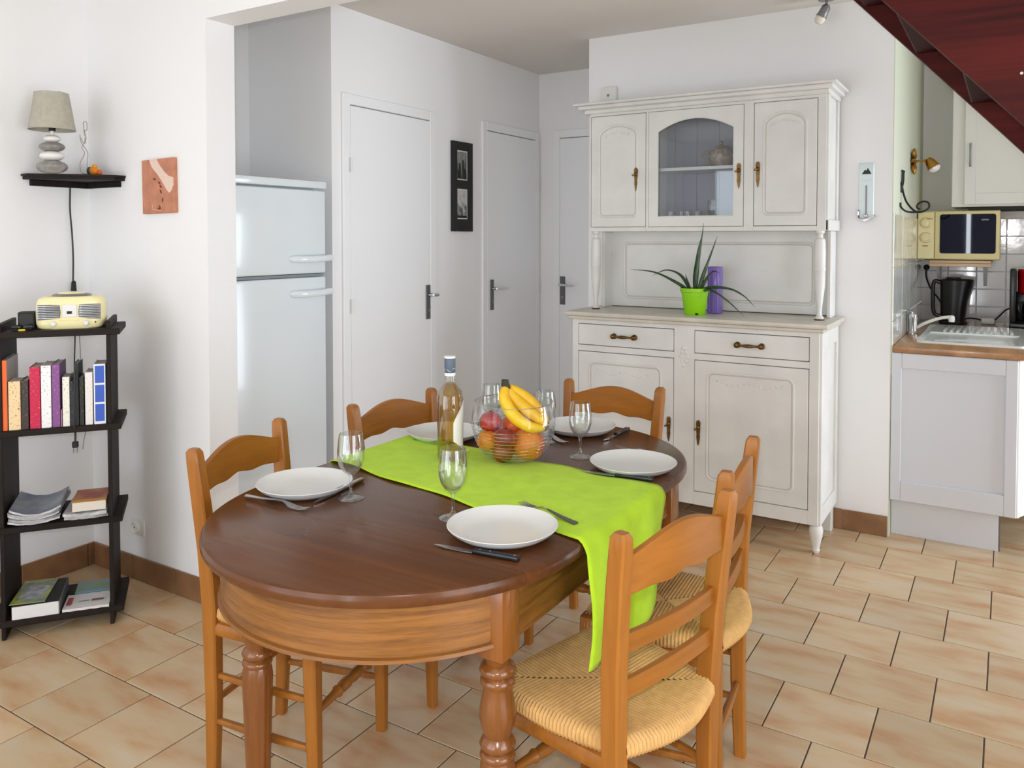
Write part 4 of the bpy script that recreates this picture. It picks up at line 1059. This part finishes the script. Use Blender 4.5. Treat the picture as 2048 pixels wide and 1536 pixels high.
# books: (u0, u1, height, depth, colour, label)
def print_mat(name, c, ink, axis_len, dens):
    """spine with unreadable lines of print"""
    m, nt, b = base(name); N = nt.nodes; L = nt.links
    tc = N.new('ShaderNodeTexCoord'); mp = N.new('ShaderNodeMapping'); mp.inputs['Scale'].default_value = (120, 10, 170); L.new(tc.outputs['Object'], mp.inputs['Vector'])
    n = N.new('ShaderNodeTexNoise'); n.inputs['Scale'].default_value = 1; n.inputs['Detail'].default_value = 2; L.new(mp.outputs[0], n.inputs['Vector'])
    r = N.new('ShaderNodeValToRGB'); r.color_ramp.elements[0].position = dens; r.color_ramp.elements[1].position = dens + .10
    r.color_ramp.elements[0].color = lin(c); r.color_ramp.elements[1].color = lin(ink)
    L.new(n.outputs['Fac'], r.inputs['Fac']); L.new(r.outputs['Color'], b.inputs['Base Color']); b.inputs['Roughness'].default_value = .5
    return m
M['pages'] = mat('page_edges', (226, 220, 208), .9, bump=.4, bscale=500)
BOOKS = [(.006, .021, .245, .19, (240, 104, 34), None, 'tall thin book with orange spine at the left end of the row', (168, 166, 162)),
         (.024, .061, .170, .11, (236, 206, 160), (90, 70, 40), 'short thick book with tan spine next to the orange one', None),
         (.063, .085, .172, .11, (52, 46, 44), (150, 130, 110), 'dark paperback between the tan and crimson books', None),
         (.088, .121, .216, .14, (196, 14, 72), (230, 150, 60), 'crimson book with gold spine lettering', None),
         (.123, .155, .220, .14, (238, 238, 238), (140, 146, 156), 'thick white book between the crimson and purple books', None),
         (.157, .182, .222, .15, (132, 78, 140), (190, 160, 196), 'purple book in the middle of the row', None),
         (.1835, .187, .06, .10, (196, 150, 186), None, 'low pink booklet beside the purple book', None),
         (.189, .212, .176, .11, (236, 234, 222), (130, 124, 116), 'small ivory book right of the purple book', None),
         (.2135, .2235, .160, .11, (30, 40, 48), (140, 160, 170), 'thin dark blue book behind the black plug lead', None),
         (.2255, .241, .222, .12, (26, 30, 34), None, 'tall black book right of the thin dark blue one', None),
         (.2425, .257, .172, .11, (34, 36, 32), (130, 140, 40), 'black book with olive lettering', None),
         (.260, .285, .188, .12, (234, 230, 226), (190, 184, 180), 'plain white book left of the blue checked spine', None),
         (.288, .327, .216, .13, (236, 240, 246), None, 'white book with three blue panels at the right end of the row', None)]
for u0, u1, h, dp, c, ink, lab, side in BOOKS:
    t = thing('book', lab, 'book', ep((u0 + u1) / 2, .012, .732), EA, 'books standing on the second shelf')
    w = (u1 - u0) / 2 - .0006
    sm = print_mat('spine_print', c, tuple(.35 * a + .65 * b_ for a, b_ in zip(c, ink)), 1, .58) if ink else mat('spine_plain', c, .5)
    MB().box(-w, w, 0, .0022, 0, h, bev=.0006).build('spine', sm, t)
    cm = mat('cover', side or c, .55)
    for s_ in (-1, 1): MB().box(s_ * w - (.0014 if s_ > 0 else 0), s_ * w + (.0014 if s_ < 0 else 0), .0022, dp, 0, h).build('cover', cm, t)
    if w > .004: MB().box(-w + .0015, w - .0015, .0022, dp - .003, .002, h - .003).build('pages', M['pages'], t)
    if 'three blue panels' in lab:
        for k in range(3):
            z0 = .010 + k * .069; MB().box(-w + .004, w - .004, -.0006, 0, z0, z0 + .062).build('blue_panel', mat('panel_blue', (54, 92, 190), .5), t)
pg = thing('dangling_plug', 'black two pin plug hanging below the row of books', 'plug', ep(.228, .006, .655), EA)
MB().box(-.010, .010, -.006, .008, .0, .022, bev=.003).build('plug_body', M['blackmatt'], pg)
for s_ in (-1, 1): MB().tube([(s_ * .006, 0, .001), (s_ * .006, 0, -.018)], .0016, 6).build('pin', M['steel'], pg)
MB().tube(spline([(0, 0, .02), (0, .006, .05), (.0, -.012, .078), (0, -.014, .16), (.004, -.01, .28)], 6), .0035, 6).build('plug_lead', M['cord'], pg)
wc = thing('aerial_wire', 'thin pale wire trailing down behind the bookshelf', 'cord', (-3.31, 1.90, 0))
MB().tube(spline([(0, 0, 1.08), (.004, .006, .95), (.002, .010, .80), (.004, .020, .68), (.004, .028, .61), (.002, .016, .54), (.006, .010, .51)], 6), .0018, 6).build('wire', mat('pale_lead', (150, 148, 142), .6), wc)

# radio on the top shelf
rd = thing('radio', 'cream retro radio with chrome grilles on the bookshelf top', 'radio', ep(.212, .115, 1.075), EA)
def soft_box(mb, w0, w1, d, h0, h1, n=6):
    rows = []
    prof = [(0, .86), (.006, .95), (.02, .99), (.045, 1.0), (h1 * .55, 1.0), (h1 * .8, .985), (h1 * .93, .93), (h1 * .985, .84), (h1, .70)]
    for z, k in prof:
        row = []
        for j in range(40):
            a = 2 * PI * j / 40; c_, s_ = math.cos(a), math.sin(a); e = .38
            row.append((w0 * k * (abs(c_) ** e) * (1 if c_ > 0 else -1), d * (.6 + .4 * k) * (abs(s_) ** e) * (1 if s_ > 0 else -1), z))
        rows.append(row)
    vr = mb.quad_strip(rows, close_u=True); mb.cap(list(reversed(vr[0]))); mb.cap(vr[-1])
    return mb
soft_box(MB(), .112, .112, .075, 0, .115).build('radio_case', M['cream'], rd, smooth=60)
MB().lathe([(.062, .112), (.066, .116), (.060, .122), (.05, .124)], 32, (.0, -.008, 0), Matrix.Diagonal((1, .8, 1, 1))).build('lid_ring', M['steel'], rd)
MB().lathe([(.05, .118), (.045, .128), (.0, .131)], 32, (.0, -.008, 0), Matrix.Diagonal((1, .8, 1, 1))).build('disc_lid', M['cream'], rd)
for s_ in (-1, 1):
    g = MB().prism([(s_ * .030, .040), (s_ * .028, .060), (s_ * .031, .086), (s_ * .060, .088), (s_ * .100, .088), (s_ * .100, .034), (s_ * .06, .036)], lambda a, b: (a, -.0745, b), lambda a, b: (a, -.0765 + .0 * a, b)).build('speaker_grille', M['steeldark'], rd, smooth=0)
    for k in range(8): MB().tube([(s_ * .032, -.078, .041 + k * .006), (s_ * .065, -.081, .041 + k * .006), (s_ * .100, -.077, .041 + k * .006)], .0018, 6).build('grille_bar', M['chrome'], g)
cn = MB().box(-.024, .024, -.078, -.074, .042, .088, bev=.002).build('control_panel', M['whiteplastic'], rd)
MB().box(-.008, .008, -.0795, -.078, .054, .064).build('display', M['blackmatt'], cn)
for s_ in (-1, 1): MB().lathe([(.010, 0), (.010, .008), (.007, .011), (0, .0115)], 18, (s_ * .052, -.072, .020), Matrix.Rotation(R(90), 4, 'X')).build('tuning_knob', M['whiteplastic'], rd)
MB().lathe([(.003, 0), (.003, .002)], 8, (.082, -.071, .022), Matrix.Rotation(R(90), 4, 'X')).build('socket_hole', M['blackmatt'], rd)
for k in range(6): MB().box(-.035 + k * .012, -.027 + k * .012, -.0775, -.072, .030, .0335, bev=.0008).build('button', M['cream'], rd)
ds = thing('desk_speaker', 'small black cube speaker left of the cream radio', 'speaker', ep(.072, .10, 1.075), EA)
MB().box(-.026, .026, -.03, .03, 0, .062, bev=.003, seg=2).build('cabinet', M['blackmatt'], ds)
MB().box(-.022, .022, -.0315, -.03, .005, .057, bev=.001).build('front_grille', M['black'], ds)
rm = thing('eyeglasses', 'dark folded sunglasses with yellow tip on the bookshelf top', 'sunglasses', ep(.062, .03, 1.075), EA)
for s_ in (-1, 1):
    MB().ball((s_ * .02, .02, .010), .018, .003, .010, 14, 8).build('lens', M['black'], rm)
    MB().tube([(s_ * .036, .02, .014), (s_ * .030, .004, .006), (-s_ * .02, -.006, .003)], .0022, 6).build('temple', M['blackmatt'], rm)
MB().box(-.006, .016, -.014, -.006, 0, .007, bev=.002).build('yellow_tip', mat('yellow_plastic', (222, 196, 40), .5), rm)

# magazines and books lying on the lower shelves
def sheet_stack(name, label, u, d, z, w, dep, n, cols, rz=0.0, curl=.0, group=None, cat='magazine', th=.004, cover=None):
    for k in range(n):
        t = thing(name, label[k] if isinstance(label, list) else label, cat, ep(u + random.uniform(-.004, .004), d + random.uniform(-.004, .004), z + k * (th + .0004)), EA + rz + R(random.uniform(-5, 5)), group)
        mb = MB(); rows = []
        for i in range(13):
            s_ = -1 + 2 * i / 12; zz = curl * (s_ ** 2) * (1 + .25 * k) + .0008 * math.sin(i * 2 + k)
            rows.append([(s_ * w / 2, 0, zz), (s_ * w / 2, dep, zz + .002), (s_ * w / 2, dep, zz + .002 + th), (s_ * w / 2, 0, zz + th)])
        vr = mb.quad_strip(rows, close_u=True); mb.cap(vr[0]); mb.cap(vr[-1])
        mb.build('pages', cols[k % len(cols)], t, smooth=40)
        if k == n - 1 and cover:
            mb = MB(); rows = []
            for i in range(13):
                s_ = -1 + 2 * i / 12; zz = curl * (s_ ** 2) * (1 + .25 * k) + .0008 * math.sin(i * 2 + k) + th
                rows.append([(s_ * w / 2 * .98, .004, zz + .0012), (s_ * w / 2 * .98, dep * .98, zz + .0032)])
            mb.quad_strip(rows); mb.build('cover', cover, t)
mg_l = mat('magazine_pages', (206, 206, 208), .5, var=.2, vscale=40); mg_d = mat('magazine_dark', (120, 122, 126), .4, c2=(190, 190, 194), vscale=25)
cov = mat('magazine_cover', (150, 154, 154), .3, c2=(70, 96, 140), vscale=11)
sheet_stack('magazine', ['magazine at the bottom of the curled stack on the third shelf', 'second magazine from the bottom of the curled stack', 'third magazine from the bottom of the curled stack', 'fourth magazine from the bottom of the curled stack', 'glossy magazine on top of the curled stack on the third shelf'], .098, .006, .396, .158, .225, 5, [mg_l, mg_d], curl=.012, group='magazines on the third shelf', th=.007, cover=cov)
sheet_stack('magazine', ['lower thin magazine beneath the red and white book', 'upper thin magazine beneath the red and white book'], .258, .006, .396, .140, .22, 2, [mg_d, mg_l], curl=.003, group='magazines on the third shelf', th=.010)
bk = thing('thick_book', 'thick white edged paperback with red and gold cover on the third shelf', 'book', ep(.268, .012, .422), EA)
MB().box(-.054, .054, 0, .15, 0, .033, bev=.001).build('pages', M['pages'], bk)
MB().box(-.0555, .0555, -.001, .152, .033, .036, bev=.001).build('cover', mat('red_gold_cover', (168, 34, 26), .35, c2=(206, 140, 40), vscale=16), bk)
MB().box(-.0555, .0555, -.0012, .02, .0361, .0366).build('gold_band', mat('gold_band', (206, 160, 60), .4), bk)
b2 = thing('catalogue', 'thick white paged catalogue with black cover on the bottom shelf', 'book', ep(.096, .004, .068), EA)
MB().box(-.072, .072, 0, .205, 0, .045, bev=.001).build('pages', mat('catalogue_pages', (222, 222, 224), .8), b2)
MB().box(-.074, .074, .002, .21, .045, .0475, bev=.0008).build('cover', M['blackmatt'], b2)
MB().box(.0725, .0755, .0, .21, 0, .0475, bev=.0008).build('spine', mat('grey_spine', (110, 112, 118), .5), b2)
br = thing('brochure', 'yellow and blue landscape brochure lying on the black catalogue', 'brochure', ep(.075, .012, .1165), EA - R(4))
MB().box(-.062, .050, 0, .205, 0, .003, bev=.0006).build('pages', mat('brochure_photo', (196, 204, 40), .3, c2=(90, 110, 130), vscale=13), br)
MB().prism([(-.05, .03), (.03, .045), (.04, .14), (-.03, .15)], lambda a, b: (a, b, .003), lambda a, b: (a, b, .0036)).build('photo_print', mat('stone_print', (96, 106, 124), .3, c2=(200, 206, 212), vscale=24), br, smooth=0)
sheet_stack('brochure', ['white brochure at the bottom right of the lowest shelf', 'white brochure with a dark red picture on the lowest shelf'], .252, .004, .069, .150, .12, 2, [mat('white_brochure', (224, 222, 222), .35)], group='brochures on the lowest shelf', cat='brochure', th=.004)
b3 = thing('brochure', 'brochure with blue and green photo behind the white ones on the lowest shelf', 'brochure', ep(.262, .135, .070), EA, 'brochures on the lowest shelf')
MB().box(-.06, .06, 0, .10, 0, .012, bev=.0008).build('pages', mat('green_brochure', (120, 150, 60), .35, c2=(120, 150, 190), vscale=18), b3)
for (u0, u1, v0, v1, c) in ((-.068, -.052, .03, .09, (170, 20, 40)), (.012, .052, .045, .058, (120, 60, 50)), (-.03, .006, .048, .053, (110, 110, 112))):
    q = box('cover_mark', mat('cover_print', c, .4), (u0, u1, v0, v1, .013, .0136)); q.parent = [o for o in COL.objects if o.get('label') == 'white brochure with a dark red picture on the lowest shelf'][0]
    q.location = (0, 0, -.0055)

# ================================================================== KITCHENETTE
# wall tiles on the two kitchen walls
tl_me = MB().box(-.0738, .0738, -.006, 0, -.0513, .0513, bev=.003, seg=1).mesh('wall_tile', M['walltile'])
for j in range(6):
    for i in range(9):
        x = XK + .075 + i * .15; z = .885 + .0525 + j * .105
        inst('wall_tile', tl_me, kb, (x, YK, z))
wk = tag(box('wall_kitchen_side', mat('pale_green_wall_paint', (206, 210, 190), .85, bump=.1, bscale=140), (XK, XK + .004, YB, YK, 0, ZC), smooth=0), 'side wall of the kitchenette with ivory tiles, brass spot and iron hook', 'wall', kind=S)
t2 = MB().box(0, .006, -.1790, .1790, -.1240, .1240, bev=.0015).mesh('wall_tile', M['walltile2'])
for j in range(3):
    for i in range(4):
        inst('wall_tile', t2, wk, (XK + .004, YB + .182 + i * .361, .762 + .125 + j * .25))
# counter: base unit along the side wall, worktop, sink
bu = thing('base_unit', 'grey white kitchen base unit with panelled end facing the room', 'cabinet', (-.2, 4.5, 0))
def K(x0, x1, y0, y1, z0, z1): return (x0 + .2, x1 + .2, y0 - 4.5, y1 - 4.5, z0, z1)
km = mat('base_unit_paint', (208, 210, 216), .42); 
MB().box(*K(XK + .006, .055, 4.125, 5.54, .175, .868)).build('carcass', km, bu)
mb = MB()
for b_ in ((XK + .006, -.415, .178, .868), (-.005, .042, .178, .868), (-.415, -.005, .797, .868), (-.415, -.005, .178, .272)): mb.box(*K(b_[0], b_[1], 4.10, 4.125, b_[2], b_[3]), bev=.003)
mb.build('end_panel_frame', km, bu)
MB().box(*K(-.417, -.003, 4.113, 4.125, .27, .80)).build('end_panel', km, bu)
MB().box(0, .30, 0, .018, .178, .868, bev=.003).build('unit_door', M['whiteplastic'], bu, (.247, -.396, 0), (0, 0, R(66)))
MB().box(*K(XK + .006, -.022, 4.165, 5.54, 0, .175)).build('toe_kick', km, bu)
MB().box(*K(-.021, -.016, 4.165, 5.54, 0, .175)).build('kick_edge', M['steeldark'], bu)
wt = MB().box(XK + .012, .085, 4.095, YK - .008, .870, .899, bev=.004, seg=2)
wt.box(.085, .945, 5.0, YK - .008, .870, .899, bev=.004, seg=2)
tag(wt.build('kitchen_worktop', M['counter'], None), 'brown wooden worktop of the kitchenette', 'worktop')
u2 = thing('corner_unit', 'white kitchen unit under the rear worktop', 'cabinet', (.6, 5.25, 0))
MB().box(-.53, .34, -.22, .29, .15, .868, bev=.003).build('carcass', km, u2); MB().box(-.5, .34, -.16, .29, 0, .15).build('toe_kick', km, u2)
for x in (-.52, -.09): 
    d_o = MB().box(x, x + .42, -.24, -.22, .16, .86, bev=.004).build('unit_door', M['whiteplastic'], u2); MB().tube([(x + .1, -.255, .8), (x + .24, -.255, .8)], .005, 8).build('door_handle', M['steel'], d_o)
sn = thing('sink', 'white inset sink with ribbed drainer in the worktop', 'sink', (-.14, 4.72, .899))
sm_ = mat('sink_white', (232, 238, 236), .18, coat=.4)
mb = MB()
mb.ring_prism(rrect(-.235, .212, -.43, .42, .03), rrect(-.205, .185, -.40, -.02, .03), lambda a, b: (a, b, .0), lambda a, b: (a, b, .010))
mb.build('rim', sm_, sn)
mb = MB(); o1, o2 = rrect(-.205, .185, -.40, -.02, .03), rrect(-.18, .16, -.37, -.05, .05)
vr = mb.quad_strip([[(a, b, .008) for a, b in o1], [(a, b, .0015) for a, b in o2]], close_u=True); mb.cap(vr[-1]); mb.build('basin', sm_, sn)
dn = MB().box(-.205, .19, .0, .40, .008, .012, bev=.002).build('drainer', sm_, sn)
for k in range(11): MB().box(-.15 + k * .03, -.135 + k * .03, .04, .37, .012, .017, bev=.003, seg=2).build('drainer_rib', sm_, dn)
tpx = thing('tap', 'chrome mixer tap with long swivel spout at the sink', 'tap', (-.425, 4.68, .899))
MB().lathe([(.026, 0), (.026, .006), (.021, .012), (.021, .075), (.024, .08), (.024, .10), (.018, .108), (0, .11)], 24).build('tap_body', M['chrome'], tpx)
MB().tube([(0, 0, .106), (.0, 0, .116), (-.03, -.05, .125)], [.008, .008, .005], 8).build('lever', M['chrome'], tpx)
MB().tube(spline([(.015, .0, .030), (.06, .02, .058), (.12, .05, .082), (.165, .07, .090)], 6), .0085, 10).build('spout', mat('pale_chrome', (226, 228, 220), .2, .5), tpx)
MB().lathe([(.013, 0), (.016, .012), (.014, .028), (.008, .034)], 16, (.175, .074, .064)).build('spray_head', M['stone_white'], tpx)

kt = thing('kettle', 'black electric kettle on the rear worktop under the microwave', 'kettle', (-.275, 5.34, .899))
MB().lathe([(.072, 0), (.075, .012), (.070, .02)], 28).build('kettle_base', M['black'], kt)
rows = []; mb = MB()
for z, r, sx in ((.02, .062, 0), (.06, .066, .0), (.14, .071, .004), (.22, .077, .008), (.255, .080, .01), (.262, .070, .012), (.265, .03, .0)):
    rows.append([(r * math.cos(2 * PI * j / 28) + sx + (.014 * max(0, math.cos(2 * PI * j / 28)) ** 3 if z > .2 else 0), r * .9 * math.sin(2 * PI * j / 28), z) for j in range(28)])
vr = mb.quad_strip(rows, close_u=True); mb.cap(list(reversed(vr[0]))); mb.cap(vr[-1]); mb.build('kettle_jug', M['black'], kt, smooth=50)
MB().tube(spline([(-.055, -.01, .235), (-.098, -.015, .245), (-.104, -.018, .15), (-.096, -.015, .06), (-.055, -.01, .045)], 6), .011, 10).build('kettle_handle', M['black'], kt)
MB().lathe([(.04, .262), (.036, .272), (0, .274)], 20, (0, 0, 0)).build('kettle_lid', M['black'], kt)
kc = thing('power_cable', 'black cord from wall plug behind the kettle', 'cord', (-.431, YK - .006, 1.22))
MB().lathe([(.017, 0), (.017, .02), (.012, .035), (.006, .045)], 16, (0, 0, 0), Matrix.Rotation(R(90), 4, 'X')).build('plug', M['blackmatt'], kc)
MB().tube(spline([(0, -.035, -.005), (.002, -.04, -.06), (.03, -.06, -.13), (.075, -.10, -.185), (.09, -.12, -.22)], 6), .0045, 8).build('lead', M['blackmatt'], kc)
cl = thing('power_strip', 'white multi plug lead lying between kettle and coffee maker', 'cord', (-.10, 5.43, .899))
MB().box(-.035, .035, -.02, .02, 0, .035, bev=.008, seg=2).build('strip_body', M['whiteplastic'], cl)
MB().tube(spline([(.03, 0, .02), (.06, -.01, .055), (.09, -.03, .09), (.125, -.05, .10), (.16, -.05, .098)], 6), .0045, 8).build('lead', M['blackmatt'], cl)
MB().tube(spline([(-.03, 0, .02), (-.06, -.01, .028), (-.10, -.02, .03), (-.12, -.03, .02)], 6), .0045, 8).build('lead', M['blackmatt'], cl)
cm_ = thing('coffee_maker', 'black and red coffee maker at the right edge on the worktop', 'coffee maker', (.095, 5.28, .899))
MB().box(-.09, .10, -.10, .10, 0, .035, bev=.008, seg=2).build('hot_plate_base', M['black'], cm_)
MB().box(-.09, -.058, -.09, .10, .035, .33, bev=.010, seg=2).build('water_tank', M['black'], cm_)
MB().box(-.059, .10, .03, .10, .035, .20, bev=.006, seg=2).build('rear_column', M['black'], cm_)
MB().lathe([(.060, .19), (.072, .20), (.075, .315), (.070, .33), (0, .332)], 28, (.020, -.012, 0)).build('filter_housing', M['red'], cm_)
MB().lathe([(.058, .038), (.070, .06), (.066, .13), (.045, .17), (.045, .178)], 24, (.036, -.02, 0)).build('carafe', M['black'], cm_)
MB().tube(spline([(-.01, -.06, .15), (-.045, -.105, .14), (-.04, -.105, .09), (-.015, -.06, .075)], 5), .007, 8).build('carafe_handle', M['black'], cm_)

mw = thing('microwave', 'cream microwave oven with dark glass door on the wall shelf', 'microwave', (-.25, 5.36, 1.272))
MB().box(-.206, .206, -.14, .18, .004, .282, bev=.006, seg=2).build('case', M['mwcream'], mw)
fr_ = MB().box(-.115, .204, -.158, -.14, .008, .278, bev=.005, seg=2).build('oven_door', M['mwcream'], mw)
MB().prism(rrect(-.090, .185, .040, .262, .012), lambda a, b: (a, -.158, b), lambda a, b: (a, -.161, b)).build('door_glass', M['screen'], fr_, smooth=0)
MB().box(.115, .150, -.1625, -.161, .226, .234).build('maker_mark', M['steeldark'], fr_)
cpn = MB().box(-.204, -.118, -.156, -.14, .008, .278, bev=.004).build('control_panel', M['mwcream'], mw)
for z in (.215, .130):
    MB().tube([( -.163 + .030 * math.cos(a), -.1565, z + .030 * math.sin(a)) for a in [R(40 + 280 * k / 20) for k in range(21)]], .0012, 6).build('dial_ring', mat('dial_print', (190, 140, 96), .5), cpn)
    MB().lathe([(.022, 0), (.020, .012), (.0, .013)], 20, (-.163, -.156, z), Matrix.Rotation(R(90), 4, 'X')).build('dial', M['mwcream'], cpn)
MB().box(-.178, -.150, -.158, -.156, .080, .084).build('dial_line', M['blackmatt'], cpn); MB().box(-.155, -.128, -.158, -.156, .236, .240).build('dial_line', mat('dial_print2', (170, 110, 70), .5), cpn)
for x in (-.15, .15): MB().box(x - .02, x + .02, -.12, .15, 0, .006).build('foot', M['blackmatt'], mw)
ms = thing('microwave_shelf', 'wooden wall shelf carrying the microwave', 'shelf', (-.24, 5.39, 1.235))
MB().box(-.155, .155, -.15, .15, .020, .037, bev=.003).build('shelf_board', wood('pale_shelf', (176, 140, 96), (206, 176, 132), 0), ms)
MB().box(-.155, .155, -.148, -.135, .0, .020, bev=.002).build('front_rail', wood('pale_shelf_rail', (176, 140, 96), (206, 176, 132), 0), ms)
for x in (-.12, .12): MB().prism([(.152, .02), (.152, -.12), (.135, -.12), (-.06, .02)], lambda a, b: (x - .008, a, b), lambda a, b: (x + .008, a, b)).build('bracket', M['whiteplastic'], ms, smooth=0)
wc2 = thing('wall_cabinet', 'white kitchen wall cabinet above the microwave', 'cabinet', (.1, 5.36, 1.575))
MB().box(-.385, .70, -.14, .185, .0, .75, bev=.003).build('carcass', M['whiteplastic'], wc2)
for x0, x1 in ((-.322, .12), (.124, .56)):
    d_o = MB(); 
    for b_ in ((x0, x0 + .055, .012, .738), (x1 - .055, x1, .012, .738), (x0 + .055, x1 - .055, .012, .075), (x0 + .055, x1 - .055, .675, .738)): d_o.box(b_[0], b_[1], -.162, -.142, b_[2], b_[3], bev=.002)
    dd_ = d_o.build('cabinet_door', M['whiteplastic'], wc2); MB().box(x0 + .053, x1 - .053, -.155, -.145, .073, .677).build('door_panel', M['whiteplastic'], dd_)
    hx = x0 + .028
    MB().tube([(hx, -.162, .228), (hx, -.178, .232), (hx, -.180, .29), (hx, -.178, .348), (hx, -.162, .352)], [.006, .005, .004, .005, .006], 8).build('handle', M['steel'], dd_)
MB().box(-.30, .12, -.13, .12, -.022, .0, bev=.003).build('hood_strip', M['blackmatt'], wc2)

# brass spot and iron hook on the side wall
sp_ = thing('wall_spot', 'small brass wall spotlight with flower rosette above the hook', 'wall lamp', (XK + .004, 4.87, 1.815))
RY = Matrix.Rotation(R(90), 4, 'Y')
mb = MB()
for k in range(8):
    a = 2 * PI * k / 8; mb.ball((.014, .042 * math.cos(a), .042 * math.sin(a)), .012, .030, .013, 10, 6, Matrix.Rotation(a, 3, 'X'))
mb.lathe([(.022, 0), (.018, .014), (.008, .024)], 16, (0, 0, 0), RY)
gold = mat('polished_brass', (176, 132, 60), .25, .95)
mb.build('rosette', gold, sp_)
MB().tube([(.02, 0, 0), (.055, 0, .002), (.072, .0, .0)], [.006, .005, .008], 8).build('arm', gold, sp_)
MB().lathe([(.012, .016), (.024, 0), (.029, -.02), (.034, -.042), (.032, -.042)], 18, (.088, .0, -.002), Matrix.Rotation(R(-32), 4, 'Y')).build('lamp_cup', gold, sp_)
MB().lathe([(.031, -.036), (.029, -.054), (.018, -.064), (0, -.067)], 18, (.088, 0, -.002), Matrix.Rotation(R(-32), 4, 'Y')).build('reflector_bulb', M['stone_white'], sp_)
hk = thing('coat_hook', 'dark wrought iron scrolled hook on the tiled side wall', 'hook', (XK + .004, 4.40, 1.65))
MB().box(0, .007, -.022, .022, -.026, .024, bev=.002).build('back_plate', M['iron'], hk)
for y in (-.028, .028): MB().tube(spline([(.004, y * .5, .0), (.008, y, .03), (.009, y, .075)], 5), .0045, 8).build('prong', M['iron'], hk); MB().ball((.009, y, .078), .0065).build('prong_knob', M['iron'], hk)
MB().tube(spline([(.005, .01, .0), (.012, .01, -.035), (.028, .01, -.078), (.062, .01, -.118), (.095, .01, -.122), (.122, .01, -.104), (.122, .01, -.08), (.100, .01, -.072), (.078, .01, -.082), (.072, .01, -.100), (.084, .01, -.110)], 6), .0048, 8).build('scroll', M['iron'], hk)
MB().tube(spline([(.004, -.05, -.078), (.006, -.045, -.098), (.024, -.03, -.118), (.05, -.01, -.124), (.085, .0, -.122)], 6), .0048, 8).build('scroll', M['iron'], hk)

# spot lamp on the ceiling
cs_ = thing('ceiling_spot', 'small steel spotlight on the ceiling left of the stairs', 'ceiling lamp', (-.735, 3.95, ZC))
MB().lathe([(.04, 0), (.038, -.018), (.008, -.022)], 20).build('ceiling_plate', M['steel'], cs_)
MB().tube([(0, 0, -.02), (.0, 0, -.045)], .006, 8).build('arm', M['steel'], cs_)
tl = Matrix.Rotation(R(28), 4, 'Y')
MB().lathe([(.012, 0), (.020, -.012), (.022, -.045), (.026, -.06), (.024, -.06)], 18, (.004, 0, -.04), tl).build('lamp_cup', M['steel'], cs_)
MB().lathe([(.023, -.055), (.024, -.075), (.016, -.09), (0, -.094)], 18, (.004, 0, -.04), tl).build('bulb', mat('frosted_bulb', (225, 220, 205), .3), cs_)
